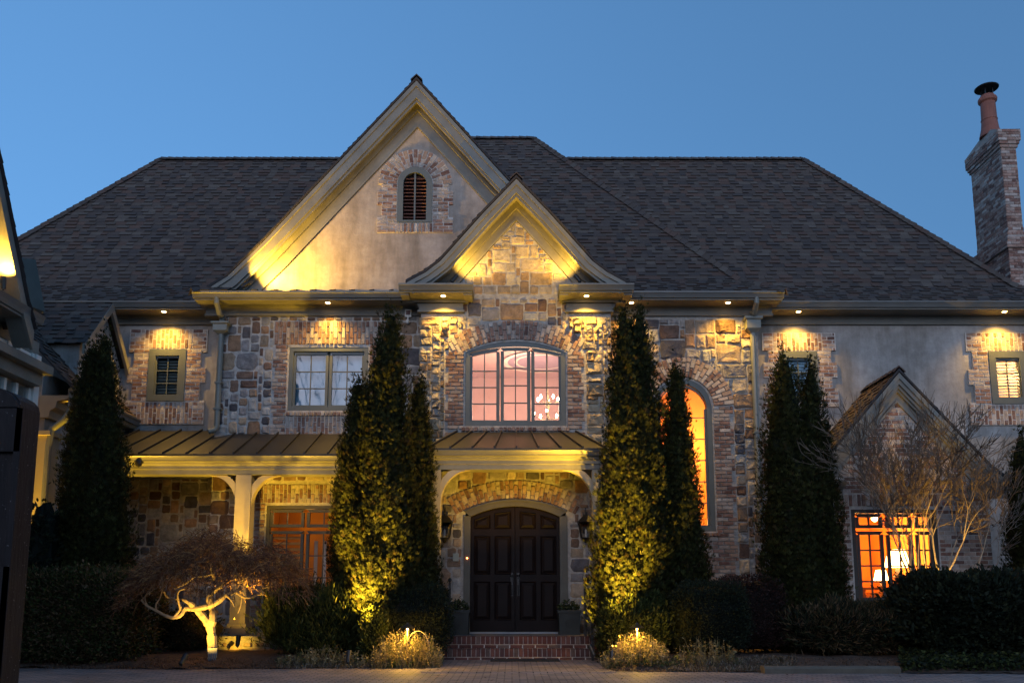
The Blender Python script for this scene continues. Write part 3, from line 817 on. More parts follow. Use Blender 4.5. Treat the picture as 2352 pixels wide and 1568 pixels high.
def small_win(w_, surL, surR, ztop, zbot, steps, shade_m, seed, label, glassm):
    ww = window(house, w_['x0'], w_['x1'], w_['z0'], w_['z1'], YT-.06, [(w_['x0']+.14, w_['x1']-.14, w_['z0']+.09, w_['z1']-.14)], [3], [2], M['frame'], glassm, fw=.15, sw=.035, deep=.18, label=label)
    b = MB(); rb = random.Random(seed)
    def ex(z):
        o = 0.0
        for a, c in steps:
            if a < z < c: o = .12
        return [(surL+o, w_['x0']-.004), (w_['x1']+.004, surR-o)]
    brick_rows(b, rb, w_['z0'], w_['z1'], ex, YT, proud=.05)
    soldier(b, rb, w_['x0']-.12, w_['x1']+.12, w_['z1']+.01, ztop, YT, rows=2, proud=.05)
    brick_rows(b, rb, w_['z1']+.01, ztop, lambda z: [(surL+.02, w_['x0']-.12), (w_['x1']+.12, surR-.02)], YT, proud=.05)
    soldier(b, rb, w_['x0']-.2, w_['x1']+.2, zbot, w_['z0']-.01, YT, rows=2, proud=.05)
    brick_rows(b, rb, zbot, w_['z0']-.01, lambda z: [(surL-.03, w_['x0']-.2), (w_['x1']+.2, surR+.0)], YT, proud=.05)
    b.cur = MORT
    b.box(surL+.125, w_['x0']-.002, YT-.035, YT+.004, zbot+.004, ztop-.004); b.box(w_['x1']+.002, surR-.125, YT-.035, YT+.004, zbot+.004, ztop-.004)
    b.box(w_['x0']-.002, w_['x1']+.002, YT-.034, YT+.004, zbot+.004, w_['z0']); b.box(w_['x0']-.002, w_['x1']+.002, YT-.034, YT+.004, w_['z1'], ztop-.004)
    prev = zbot
    for a, c in sorted(steps) + [(ztop, ztop)]:
        if a - prev > .02:
            b.box(surL+.006, surL+.125, YT-.036, YT+.004, prev+.004, a-.004); b.box(surR-.125, surR-.006, YT-.036, YT+.004, prev+.004, a-.004)
        prev = c
    b.build('brick_surround', M['brick'], ww)
    if shade_m: shutters(ww, w_['x0']+.1, w_['x1']-.1, w_['z0']+.06, w_['z1']-.08, YT+.09, shade_m)
    return ww
zz = lambda p: ZP(p, YT)
small_win(W4, XP(293,865,YT), XP(474,865,YT), zz(757), zz(975), [(zz(920), zz(880)), (zz(845), zz(808))], M['tealblind'], 31, 'small window with teal shutters', M['glass'])
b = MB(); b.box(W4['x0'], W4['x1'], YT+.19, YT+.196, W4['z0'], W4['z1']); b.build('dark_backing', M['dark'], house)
small_win(W5, XP(1752,850,YT), XP(1922,850,YT), zz(765), zz(935), [(zz(895), zz(868)), (zz(835), zz(806))], M['blind'], 32, 'small shuttered window half hidden by a cypress', M['glass'])
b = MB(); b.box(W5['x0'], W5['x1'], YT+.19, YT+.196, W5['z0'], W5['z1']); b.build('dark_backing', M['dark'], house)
small_win(W6, XP(2222,870,YT), XP(2222,870,YT)+2*((W6['x0']+W6['x1'])/2-XP(2222,870,YT)), zz(765), zz(977), [(zz(925), zz(885)), (zz(850), zz(808))], M['paint'], 33, 'small lit window with warm shutters', M['glass'])
room('room', house, W6['x0']-.3, W6['x1']+.5, YT+.21, YT+2, W6['z0']-.5, W6['z1']+.5, M['warmroom'])
lamp('room_light', 'POINT', ((W6['x0']+W6['x1'])/2, YT+.7, (W6['z0']+W6['z1'])/2+.2), 60, (1,.60,.2), size=.12)

# ---- entry bay
D = dict(x0=XP(1065,1300,YE), x1=XP(1304,1300,YE), z0=.41, zs=ZP(1174,YE), z1=ZP(1147,YE))
EW = dict(x0=XP(1066,880,YE), x1=XP(1302,880,YE), z0=ZP(980,YE), zs=ZP(809,YE), z1=ZP(782,YE))
bay = MB()
bz_ = [EGZ - .42]
btop = lambda x: max(ZE-.1, EGZ - abs(x-EGX)*1.17 - .42)
kx = (EGZ - .42 - ZE + .1)/1.17
wall_cols(bay, EX0, EX1, lambda x: 0.0, btop, [arch_hole(D['x0']+.03, D['x1']-.03, D['z0'], D['zs'], D['z1']-.03), arch_hole(EW['x0']+.02, EW['x1']-.02, EW['z0']+.02, EW['zs'], EW['z1']-.02)], YE, .25, (.40,.375,.34), xs=[EGX, EGX-kx, EGX+kx])
for x in (EX0, EX1): bay.box(x-.002 if x > 0 else x+.002, x-.2 if x > 0 else x+.2, YE+.01, .05, 0, ZE-.1)
ecx, ecz, er = arch_geo(EW['x0'], EW['x1'], EW['zs'], EW['z1'])
dcx, dcz, dr = arch_geo(D['x0'], D['x1'], D['zs'], D['z1'])
ea, da_ = math.atan2(EW['zs']-ecz, EW['x1']-ecx), math.atan2(D['zs']-dcz, D['x1']-dcx)
er1, dr1 = er + .44, dr + .40
ea2, da2 = ea - .085, da_ - .075
jl, jr = XP(1022,880,YE), XP(1343,880,YE)
def ok_bay(x, z, side=0):
    if not (EX0 < x < EX1): return False
    if z > EGZ - abs(x-EGX)*1.2 - .75 and z > ZE-.02: return False
    if z > ZE - .46 and z < ZE+.05 and not (RX[0][3]+.02 < x < RX[1][2]-.02): return False
    if z < .42: return False
    if EW['z0']-.35 < z < EW['zs']+.05 and jl-.02 < x < jr+.02: return False
    r2 = sqrt((x-ecx)**2+(z-ecz)**2); an = math.atan2(z-ecz, x-ecx)
    if z > EW['zs']-.3 and r2 < er1+.02 and ea2 < an < pi-ea2: return False
    if z < D['zs']+.02 and D['x0']-.02 < x < D['x1']+.02: return False
    r2 = sqrt((x-dcx)**2+(z-dcz)**2); an = math.atan2(z-dcz, x-dcx)
    if 1.5 < z < 4 and r2 < dr1+.02 and da2 < an < pi-da2: return False
    return True
PALE = [((.40,.33,.23),3),((.36,.27,.17),3),((.33,.29,.24),2),((.42,.37,.29),2),((.29,.20,.12),1.5),((.26,.24,.22),1)]
cw0, cw1 = RX[0][3], RX[1][2]
stones(bay, random.Random(41), EX0, EX1, ZE-.03, EGZ, YE, ok_bay, depth=(.012,.022), rough=.4, pal=PALE, g=.006, kk=(.04,.12), sizes=[(3,2),(4,3),(3,3),(2,2),(5,3),(2,3)])
stones(bay, random.Random(42), cw0, cw1, 4.3, ZE-.03, YE, lambda x, z: ok_bay(x, z) and not (z < EW['zs']), depth=(.012,.025), rough=.4, g=.007, kk=(.04,.14), sizes=[(3,2),(4,3),(3,3),(5,4),(2,3)])
for a, c, sd in ((EX0-.03, cw0, 43), (cw1, EX1+.03, 44)):
    stones(bay, random.Random(sd), a, c, 4.2, ZE-.44, YE, ok_bay, cell=.09, depth=(.025,.055), rough=.8, pal=PALE, g=.003, kk=(.03,.12), sizes=[(4,2),(5,2),(3,2),(4,3),(5,3),(2,2),(3,1)])
stones(bay, random.Random(45), EX0, EX1, .42, 4.2, YE, ok_bay, depth=(.015,.03), rough=.3)
bay.build('entry_wall', M['stone'], house)
# upper entry window
xa, xb = EW['x0'], EW['x1']; s3 = (xb-xa-.22)/3
ew = window(house, xa, xb, EW['z0'], EW['z1'], YE+.01, [(xa+.12+s3*i-.02*(i==0), xa+.10+s3*(i+1)+.02*(i==2), EW['z0']+.08, None) for i in range(3)], [4,4,4], [2,2,2], M['frame'], M['glass'], fw=.125, sw=.07, arch=EW['zs'], label='wide arched three-light window over the entry')
b = MB(); rb = random.Random(9)
arch_bricks(b, rb, ecx, ecz, er+.015, er1, ea2, pi-ea2, YE, rows=2, proud=.03)
def ej(z):
    q = .06 if int(z*3.4) % 2 else 0.0
    return [(jl+q, xa-.005), (xb+.005, jr-q)]
brick_rows(b, rb, EW['z0']-.05, EW['zs']+.01, ej, YE, proud=.03)
soldier(b, rb, xa-.05, xb+.05, EW['z0']-.10, EW['z0']-.005, YE, proud=.06)
brick_rows(b, rb, EW['z0']-.35, EW['z0']-.11, lambda z: [(jl, jr)], YE, proud=.02)
b.build('brick_surround', M['brick'], ew)
room('foyer', house, EX0+.21, EX1-.21, YE+.26, 6.2, 3.2, 7.4, M['peach'])
# ceiling medallion
b = MB(); mc = Vector((.80, 4.4, 7.385))
for r0, r1, z in ((.92, 1.05, -.03), (.66, .74, -.02)):
    n = 40
    for i in range(n):
        t0, t1 = 2*pi*i/n, 2*pi*(i+1)/n
        b.face([(mc.x+r0*cos(t0), mc.y+r0*sin(t0), mc.z+z), (mc.x+r1*cos(t0), mc.y+r1*sin(t0), mc.z+z), (mc.x+r1*cos(t1), mc.y+r1*sin(t1), mc.z+z), (mc.x+r0*cos(t1), mc.y+r0*sin(t1), mc.z+z)])
b.build('ceiling_medallion', M['paint'], ew)
b = MB(); n = 40
b.face([(mc.x+.92*cos(2*pi*i/n), mc.y+.92*sin(2*pi*i/n), mc.z-.012) for i in range(n)]); b.build('ceiling_dome', mat_plain('lilac_plaster', (.33,.26,.33), .8, .05, 1, .02, 20), ew)
lamp('foyer_light', 'POINT', (.1, 3.4, 5.9), 66, (1,.60,.40), size=.3)
ch = thing('chandelier', 'lit brass candle chandelier seen through the arched upper window', 'chandelier', U(1258,935,2.6))
cl = U(1258,935,2.6); br = MB()
br.tube([cl+Vector((0,0,.55)), Vector((cl.x,cl.y,7.38))], .012, 5); br.lathe(cl, [(.01,-.35),(.05,-.28),(.02,-.1),(.06,.05),(.02,.25),(.015,.55)], 8); br.build('stem', M['bark'], ch)
for i in range(10):
    t = 2*pi*i/10+.2; rr, hz = (.34, -.16) if i % 2 else (.26, .22)
    e = cl+Vector((rr*cos(t), rr*sin(t), hz))
    br = MB(); br.tube([cl+Vector((0,0,hz-.15)), cl+Vector((rr*.6*cos(t), rr*.6*sin(t), hz-.12)), e+Vector((0,0,-.05))], .009, 5)
    a_ = br.build('arm', M['bark'], ch); bl = MB(); bl.lathe(e, [(.012,-.05),(.02,-.012),(.026,.006),(.017,.026),(.003,.05)], 8); bl.build('bulb', M['flame'], a_)
# door
dx0, dx1 = XP(1080,1300,YE), XP(1286,1300,YE); dz1, dzs = ZP(1162,YE), ZP(1186,YE); dm = (dx0+dx1)/2
b = MB()
O = arch_pts(D['x0'], D['x1'], D['zs'], D['z1']); I = arch_pts(dx0, dx1, dzs, dz1)
b.band(O, I, YE-.03, YE+.2); b.box(D['x0'], dx0, YE-.03, YE+.2, .41, dzs+.01); b.box(dx1, D['x1'], YE-.03, YE+.2, .41, dzs+.01)
b.band(arch_pts(D['x0']-.0, D['x1']+.0, D['zs'], D['z1']), arch_pts(D['x0']+.04, D['x1']-.04, D['zs'], D['z1']-.04), YE-.055, YE-.028)
df = b.build('door_frame', M['doortrim'], house)
dt = arch_fn(dx0, dx1, dzs, dz1)
b = MB(); b.box(dx0, dx1, YE-.02, YE+.18, .41, .44); b.build('threshold', mat_plain('pale_threshold', (.3,.31,.32), .5, .1, 5, .05, 20), df)
b = MB(); b.lathe((XP(1073,1281,YE-.04), YE-.045, ZP(1281,YE-.04)), [(.012,-.012),(.014,0),(.012,.012)], 8); b.build('bell_button', M['red'], df)
YD = YE + .08
zr = [(ZP(1420,YD), ZP(1338,YD)), (ZP(1315,YD), ZP(1234,YD)), (ZP(1211,YD), None)]
for (xa_, xb_), cols_, hx in (((dx0, dm-.006), ((1092,1123),(1139,1171)), -1), ((dm+.006, dx1), ((1197,1228),(1245,1275)), 1)):
    b = MB(); n = 10
    A = [(xa_+(xb_-xa_)*i/n, dt(xa_+(xb_-xa_)*i/n)-.004) for i in range(n+1)]
    b.prism([(xa_,.445),(xb_,.445)]+list(reversed(A)), YD, YD+.06)
    for ca, cb in cols_:
        p0, p1 = XP(ca,1300,YD), XP(cb,1300,YD)
        for za, zb2 in zr:
            if zb2 is None: q = [(p0,za),(p1,za),(p1,dt(p1)-.13),(p0,dt(p0)-.13)]
            else: q = [(p0,za),(p1,za),(p1,zb2),(p0,zb2)]
            cx_, cz_ = sum(x for x,_ in q)/4, sum(z for _,z in q)/4
            def inset(t): return [(x+(t if x<cx_ else -t), z+(t if z<cz_ else -t)) for x, z in q]
            lv = [(inset(-.03), YD-.001), (inset(-.022), YD-.022), (inset(.0), YD-.006), (inset(.05), YD-.028)]
            for (qa, ya), (qb, yb_) in zip(lv, lv[1:]):
                for i in range(4):
                    k = (i+1)%4; b.face([(qa[i][0],ya,qa[i][1]),(qa[k][0],ya,qa[k][1]),(qb[k][0],yb_,qb[k][1]),(qb[i][0],yb_,qb[i][1])])
            b.face([(x, YD-.028, z) for x, z in lv[-1][0]])
    dl = b.build('door', M['door'], house)
    b = MB(); hxp = dm+hx*.065; hz0, hz1 = ZP(1368,YD), ZP(1315,YD)
    b.box(hxp-.025, hxp+.025, YD-.012, YD+.002, hz0, hz1); b.tube([(hxp,YD-.01,hz1-.1),(hxp,YD-.06,hz1-.12),(hxp,YD-.065,(hz0+hz1)/2),(hxp,YD-.05,hz0+.06),(hxp,YD-.01,hz0+.03)], .011, 6)
    b.lathe((hxp, YD-.03, hz1-.06), [(.01,-.02),(.028,-.01),(.03,.012),(.012,.03)], 10); b.build('handle', M['iron'], dl)
b = MB(); rb = random.Random(12)
arch_bricks(b, rb, dcx, dcz, dr+.015, dr1, da2, pi-da2, YE, rows=2, proud=.03); b.build('brick_arch', M['brick'], df)
# ---- porch: metal roof, beam, post, floor
def seam_roof(mb, strips):
    """strips: list of (front point, back point); standing seams on each"""
    for (f0, b0), (f1, b1) in zip(strips, strips[1:]):
        mb.face([f0, f1, b1, b0])
    for f, k in strips:
        up = Vector((0,0,.045)); s_ = Vector((.013,0,0))
        mb.idx([f-s_, f+s_, k+s_, k-s_, f-s_+up, f+s_+up, k+s_+up, k-s_+up], [(4,5,6,7),(0,1,5,4),(1,2,6,5),(3,0,4,7)])
PF, PZ = -1.5, 3.87
px0 = XP(100,1043,PF)
b = MB(); st = []; x = px0
ztB, ztA = ZP(996,0), ZP(989,YT)
while x < EX0-.0:
    st.append((Vector((x, PF+.02, PZ+.01)), Vector((x, YT if x < SX0 else 0.0, ztA if x < SX0 else ztB)))); x += .46
st.append((Vector((EX0, PF+.02, PZ+.01)), Vector((EX0, 0.0, ztB))))
seam_roof(b, st); b.box(px0, EX0, PF, PF+.06, PZ-.02, PZ+.012)
porch = b.build('porch_roof', M['metalroof'], house)
def entab(g, t, x0, x1, Yf, Z):
    """gutter and layered beam under a porch roof"""
    g.prof([(Yf,Z),(Yf+.12,Z),(Yf+.12,Z-.12),(Yf+.05,Z-.12),(Yf+.04,Z-.09),(Yf+.015,Z-.045),(Yf+.003,Z-.03)], x0, x1)
    t.prof([(Yf+.08,Z-.12),(Yf+.55,Z-.12),(Yf+.55,Z-.36),(Yf+.20,Z-.36),(Yf+.20,Z-.27),(Yf+.17,Z-.26),(Yf+.17,Z-.20),(Yf+.12,Z-.165),(Yf+.11,Z-.14)], x0+.06, x1-.06)
g, t = MB(), MB()
entab(g, t, px0, -1.62, PF, PZ)
t.box(px0, EX0, PF+.5, YT, PZ-.2, PZ-.15)                     # porch ceiling
g.build('gutter', M['gutter'], porch); t.build('beam', M['trim'], porch)
PFp = -2.15; qx0, qx1 = -1.58, 1.75
b = MB(); zb0 = ZP(992,YE)
ex0, ex1 = XP(1050,992,YE), XP(1322,992,YE)
n = 8; st = []
for i in range(n+1):
    x = qx0+.0+(qx1-qx0)*i/n; xb_ = ex0+(ex1-ex0)*i/n
    st.append((Vector((x, PFp+.02, PZ+.01)), Vector((xb_, YE, zb0))))
seam_roof(b, st)
b.face([(qx0, PFp+.02, PZ+.01), (ex0, YE, zb0), (qx0, YE, PZ+.01)]); b.face([(qx1, PFp+.02, PZ+.01), (qx1, YE, PZ+.01), (ex1, YE, zb0)])
b.box(qx0, qx1, PFp, PFp+.06, PZ-.02, PZ+.012)
portico = b.build('portico_roof', M['metalroof'], house)
g, t = MB(), MB()
entab(g, t, qx0, qx1, PFp, PZ)
for x, s_ in ((qx0, 1), (qx1, -1)):
    g.box(x, x+s_*.12, PFp+.12, YE, PZ-.12, PZ); t.box(x+s_*.07, x+s_*.5, PFp+.55, YE, PZ-.36, PZ-.12)
t.box(qx0+.5, qx1-.5, PFp+.55, YE, PZ-.2, PZ-.16)
g.build('gutter', M['gutter'], portico); t.build('beam', M['trim'], portico)
def bracket(mb, x, s_, Yc, ztop, h=.62, wd=.55, th=.09):
    """curved knee brace springing from a post at x outwards along s_"""
    n = 12
    out_ = [(x + s_*wd*(1-cos(pi/2*i/n)), ztop - h*(1-sin(pi/2*i/n))) for i in range(n+1)]
    inn = [(x + s_*max(0.0, (wd*(1-cos(pi/2*i/n))) - .14*(1-i/n) - .02), ztop - max(0.0, h*(1-sin(pi/2*i/n)) - .16*(i/n) + .0*i)) for i in range(n+1)]
    mb.band(out_, inn, Yc-th, Yc+th)
def post(x, Yc, parent, hw=.15, sides=(-1, 1)):
    m = MB(); m.box(x-hw, x+hw, Yc-hw, Yc+hw, .41, 3.5); m.box(x-hw-.03, x+hw+.03, Yc-hw-.03, Yc+hw+.03, .41, .62)
    p = m.build('post', M['post'], parent)
    for s_ in sides:
        k = MB(); bracket(k, x+s_*hw, s_, Yc, 3.5); k.build('bracket', M['post'], p)
post(XP(560,1085,-1.3), -1.15, porch)
post(XP(127,1085,-1.3), -1.15, porch, sides=(1,))
post(qx0+.12, -1.85, portico, .12, (1,)); post(qx1-.12, -1.85, portico, .12, (-1,))
# porch floor and its stone foundation
b = MB(); b.box(-9.3, -1.75, -1.83, YT, .37, .41, (.25,.24,.22)); b.box(-9.28, -1.75, -1.78, YT, -.02, .37, (.3,.28,.25))
stones(b, random.Random(51), -9.28, -1.8, .0, .37, -1.78, lambda x, z: True, depth=(.02,.05), sizes=[(3,2),(4,3),(2,2),(3,3),(5,2)])
b.build('porch_floor', M['stone'], house)
# entry steps: landing and one lower tread, edged in rowlock bricks
b = MB(); rb = random.Random(13); LX0, LX1 = -1.45, 1.6
b.box(LX0, LX1, -1.88, YE+.2, .02, .40, MORT); b.box(LX0-.05, LX1+.05, -2.23, -1.7, .0, .19, MORT)
b.box(LX0+.05, LX1-.05, -1.72, YE+.1, .39, .41, (.16,.15,.14))
def rowlock(x0, x1, yf, yb, z0, z1):
    n = round((x1-x0)/.086); wd = (x1-x0)/n
    for i in range(n):
        xa = x0+i*wd+.006; d = rb.uniform(-.004,.004)
        b.box(xa, xa+wd-.012, yf+d, yb, z0, z1+rb.uniform(-.003,.003), pick(REDB, rb, .2))
rowlock(LX0, LX1, -1.90, -1.68, .27, .412); brick_rows(b, rb, .19, .265, lambda z: [(LX0, LX1)], -1.88, pal=REDB)
rowlock(LX0-.05, LX1+.05, -2.25, -2.03, .065, .205); brick_rows(b, rb, .0, .06, lambda z: [(LX0-.05, LX1+.05)], -2.23, pal=REDB)
b.build('steps', M['redbrick'], house)

# ---- downspouts with leader heads
def downspout(px, pyt, pyh0, pyh1, pyb, Yw, kick):
    m = MB(); Yc = Yw-.12
    x = XP(px, pyh1, Yc); zt_, zh0, zh1, zb2 = ZE-.1, ZP(pyh0,Yc), ZP(pyh1,Yc), ZP(pyb,Yc)
    m.tube([(x-.0, Yw-.5, zt_), (x-.0, Yw-.5, zt_-.12), (x, Yw-.3, zt_-.3), (x, Yc, zh0+.12), (x, Yc, zh0)], .055, 10)
    m.tube([(x, Yc, zh1), (x, Yc, zb2+.12)] + ([(x-.03,Yc-.03,zb2+.04),(x-.14,Yc-.08,zb2)] if kick else []), .06, 10)
    h = (zh0-zh1)
    for f0, f1, w0, w1 in ((1,.86,.19,.19),(.86,.78,.19,.155),(.78,.25,.15,.15),(.25,0,.15,.06)):
        za, zc = zh1+h*f1, zh1+h*f0; a, c = w1, w0
        m.idx([(x-a,Yc-a*.8,za),(x+a,Yc-a*.8,za),(x+a,Yc+.11,za),(x-a,Yc+.11,za),(x-c,Yc-c*.8,zc),(x+c,Yc-c*.8,zc),(x+c,Yc+.11,zc),(x-c,Yc+.11,zc)],
              [(0,1,5,4),(1,2,6,5),(2,3,7,6),(3,0,4,7),(4,5,6,7),(3,2,1,0)])
    for z in (zb2+.5, (zh1+zb2)/2): m.box(x-.075, x+.075, Yc-.068, Yw, z-.02, z+.02)
    return m.build('downspout', M['pipe'], house)
downspout(508, 685, 742, 768, 992, 0.0, True)
downspout(1729, 685, 730, 765, 1230, 0.0, False)

# ---- chimney on the right gable end
chY, chX = 3.2, U(2287,450,3.2).x
Zs0, Zs1 = ZP(562,chY), ZP(372,chY); cw, cd = .19, .72
b = MB(); rb = random.Random(15)
CHB = [((.32,.20,.155),3),((.38,.27,.22),3),((.45,.37,.32),2.4),((.27,.145,.11),2.4),((.18,.10,.08),1.2)]
def brick_prism(b, x0, x1, y0, y1, z0, z1, row=.075, grow=0.0):
    b.box(x0+.012, x1-.012, y0+.012, y1-.012, z0, z1, MORT)
    n = max(1, round((z1-z0)/row)); row = (z1-z0)/n
    for j in range(n):
        za, zc = z0+j*row+.005, z0+(j+1)*row-.005
        for ax in (0, 1):
            a, c = (x0, x1) if ax == 0 else (y0, y1)
            t = a - (.11 if (j+ax) % 2 else 0)
            while t < c-.02:
                p, q = max(a, t)+.005, min(c, t+.215)-.005; t += .215
                if q-p < .03: continue
                k = pick(CHB, rb, .2); d = rb.uniform(0,.008)
                if ax == 0: b.box(p, q, y0-d, y0+.1, za, zc, k); b.box(p, q, y1-.1, y1+d, za, zc, k)
                else: b.box(x0-d, x0+.1, p, q, za, zc, k); b.box(x1-.1, x1+d, p, q, za, zc, k)
brick_prism(b, chX-cw-.12, chX+cw+.12, chY-cd-.15, chY+cd+.15, 8.2, Zs0-.45)
for i in range(4): brick_prism(b, chX-cw-.17+.055*i, chX+cw+.17-.055*i, chY-cd-.2+.06*i, chY+cd+.2-.06*i, Zs0-.45+.15*i, Zs0-.3+.15*i)
brick_prism(b, chX-cw, chX+cw, chY-cd, chY+cd, Zs0, Zs1)
for i, (e, h) in enumerate(((.035,.08),(.065,.08),(.095,.3))):
    z = Zs1 + (0,.08,.16)[i]; brick_prism(b, chX-cw-e, chX+cw+e, chY-cd-e, chY+cd+e, z, z+h)
zt_ = Zs1+.46
V = [(chX-cw-.08,chY-cd-.08,zt_),(chX+cw+.1,chY-cd-.1,zt_),(chX+cw+.1,chY+cd+.1,zt_),(chX-cw-.1,chY+cd+.1,zt_),(chX-.16,chY-.3,zt_+.28),(chX+.16,chY-.3,zt_+.28),(chX+.16,chY+.3,zt_+.28),(chX-.16,chY+.3,zt_+.28)]
b.idx(V, [(0,1,5,4),(1,2,6,5),(2,3,7,6),(3,0,4,7),(4,5,6,7)], (.3,.25,.21))
chim = b.build('chimney', M['brick'], house)
b = MB(); b.lathe((chX, chY, zt_+.24), [(.27,0),(.25,.08),(.215,.22),(.195,.40),(.19,.44),(.205,.47),(.19,.5),(.18,.95),(.225,.99),(.235,1.05),(.22,1.09),(.18,1.12),(.17,1.16)], 20)
b.build('chimney_pot', M['terracotta'], chim)
b = MB(); zc_ = zt_+.24+1.16
for k in range(4): t = pi/4+pi/2*k; b.tube([(chX+.14*cos(t),chY+.14*sin(t),zc_-.05),(chX+.14*cos(t),chY+.14*sin(t),zc_+.22)], .014, 5)
b.lathe((chX,chY,zc_+.2), [(.29,0),(.30,.02),(.26,.05),(.02,.10)], 20); b.build('rain_cap', M['iron'], chim)

# ---- small gabled brick bay on the right
BF, BWY = -1.05, -.85
BX, BZ = U(2063,848,BF).x, U(2063,848,BF).z
pbq = [(0, BZ)] + [dxz(BX, px, py, BF) for px, py in ((2215,1005),(2275,1068),(2322,1103))]
gable(BX, pbq, BZ, BF, BWY, YT, .20, .10, 'bay_roof')
bx0, bx1 = BX-1.62, BX+1.72
W7 = dict(x0=XP(1958,1280,BWY), x1=XP(2160,1280,BWY), z0=ZP(1388,BWY), zs=ZP(1176,BWY), z1=ZP(1166,BWY))
b = MB()
btp = lambda x: BZ - abs(x-BX)*1.06 - .36
wall_cols(b, bx0, bx1, lambda x: 0.0, btp, [rect_hole(W7['x0']+.02, W7['x1']-.02, W7['z0']+.02, W7['z1']-.03)], BWY, .2, (.50,.47,.42), xs=[BX])
b.box(bx0, bx0+.2, BWY+.2, YT, 0, 3.4, (.36,.3,.25)); b.box(bx1-.2, bx1, BWY+.2, YT, 0, 3.4, (.36,.3,.25))
rb = random.Random(17)
PB = [((.22,.12,.09),3),((.30,.18,.13),2),((.38,.29,.23),3),((.44,.38,.33),3),((.15,.09,.075),2)]
zar = W7['z1']
def eb(z):
    hw = (BZ-.42-z)/1.06
    a, c = max(bx0, BX-hw), min(bx1, BX+hw)
    if c-a < .15: return []
    if z < W7['z1']+.02 and z > W7['z0']-.12: return [(a, W7['x0']-.004), (W7['x1']+.004, c)]
    if W7['z1']+.02 <= z < W7['z1']+.28: return [(a, W7['x0']-.1), (W7['x1']+.1, c)]
    return [(a, c)]
brick_rows(b, rb, .1, BZ-.5, eb, BWY, pal=PB, proud=.012)
soldier(b, rb, W7['x0']-.1, W7['x1']+.1, W7['z1']+.03, W7['z1']+.28, BWY, pal=PB, proud=.02)
soldier(b, rb, W7['x0']-.05, W7['x1']+.05, W7['z0']-.11, W7['z0']-.01, BWY, pal=PB, proud=.05)
b.build('bay_wall', M['brick'], house)
for xo, s_ in ((BX-pbq[-1][0], 1), (BX+pbq[-1][0], -1)):
    g, t = MB(), MB(); z = pbq[-1][1]; xi = bx0+.42 if s_ > 0 else bx1-.42
    a, c = sorted((xo, xi)); g.prof([(BF-.06,z),(BF+.06,z),(BF+.06,z-.12),(BF-.0,z-.12),(BF-.04,z-.05),(BF-.057,z-.03)], a, c)
    g.box(xo, xo+s_*.12, BF+.06, YT, z-.12, z); t.box(a, c, BF+.05, BWY, z-.15, z-.12); t.box(a, c, BWY-.06, BWY, z-.34, z-.15)
    g.build('gutter', M['gutter'], house); t.build('cornice', M['trim'], house)
xs_ = [XP(p,1280,BWY) for p in (1972,2034,2042,2102,2110,2148)]
tz0, tz1 = ZP(1217,BWY), ZP(1214,BWY)
sash, rr, cc = [], [], []
for i in range(3):
    sash += [(xs_[2*i], xs_[2*i+1], tz1+.02, W7['z1']-.07), (xs_[2*i], xs_[2*i+1], W7['z0']+.08, tz0-.02)]; rr += [1,4]; cc += [2,2]
w7 = window(house, W7['x0'], W7['x1'], W7['z0'], W7['z1'], BWY+.01, sash, rr, cc, M['darkframe'], M['glass'], fw=.10, sw=.065, mun=.03, label='glowing triple casement of the small brick bay')
room('sitting_room', house, bx0+.22, bx1-.22, BWY+.22, 4.5, .55, 3.45, M['warmroom'])
def at3(px, py, Y): return U(px, py, Y)
# furniture seen through the bay window: table, two shaded lamps, a ceiling pendant, picture
tb = thing('side_table', 'brown wooden side table under the lamps inside the bay window', 'table', (at3(2050,1380,1.2).x, 1.2, .56))
c0 = Vector((at3(2050,1380,1.2).x, 1.2, .56)); b = MB(); b.box(c0.x-.75, c0.x+.6, c0.y-.25, c0.y+.25, 1.30, 1.35); b.build('top', M['wood'], tb)
for sx_ in (-.7, .55):
    for sy_ in (-.2, .2):
        b = MB(); b.box(c0.x+sx_-.03, c0.x+sx_+.03, c0.y+sy_-.03, c0.y+sy_+.03, .56, 1.30); b.build('leg', M['wood'], tb)
def table_lamp(loc, label, sc_=1.0):
    t_ = thing('table_lamp', label, 'lamp', loc, 'lamps inside the bay window'); c = Vector(loc)
    b = MB(); b.lathe(c, [(.07*sc_,0),(.075*sc_,.02),(.03*sc_,.05),(.06*sc_,.14*sc_),(.02*sc_,.26*sc_),(.012,.34*sc_)], 12); b.build('base', M['wood'], t_)
    b = MB(); b.lathe(c+Vector((0,0,.28*sc_)), [(.17*sc_,0),(.11*sc_,.24*sc_)], 18); b.build('shade', M['shade'], t_)
    lamp('lamp_light', 'POINT', c+Vector((0,-.35,.5*sc_)), 6, (1,.50,.12), size=.1, parent=t_)
pz = at3(2062,1310,1.2)
table_lamp((pz.x, 1.2, 1.35), 'brightest table lamp with a glowing shade in the middle of the bay window', 1.6)
p2_ = at3(2024,1330,2.6)
table_lamp((p2_.x, 2.6, max(1.2, p2_.z-.30)), 'smaller shaded lamp farther back in the bay window', 1.0)
b = MB(); b.box(p2_.x-.3, p2_.x+.3, 2.4, 2.8, .56, max(1.2, p2_.z-.30)-.004); tag(b.build('cabinet', M['wood']), 'low brown cabinet carrying the smaller lamp inside the bay window', 'cabinet')
pl = at3(2009,1190,.3); pe_ = thing('pendant_light', 'glaring bare ceiling bulb at the top left pane of the bay window', 'pendant light', pl)
b = MB(); b.lathe(pl, [(.02,-.07),(.065,-.03),(.075,.02),(.03,.08)], 14); b.build('bulb', M['bulb'], pe_)
b = MB(); b.tube([pl+Vector((0,0,.07)), Vector((pl.x,pl.y,3.44))], .01, 5); b.build('cord', M['iron'], pe_)
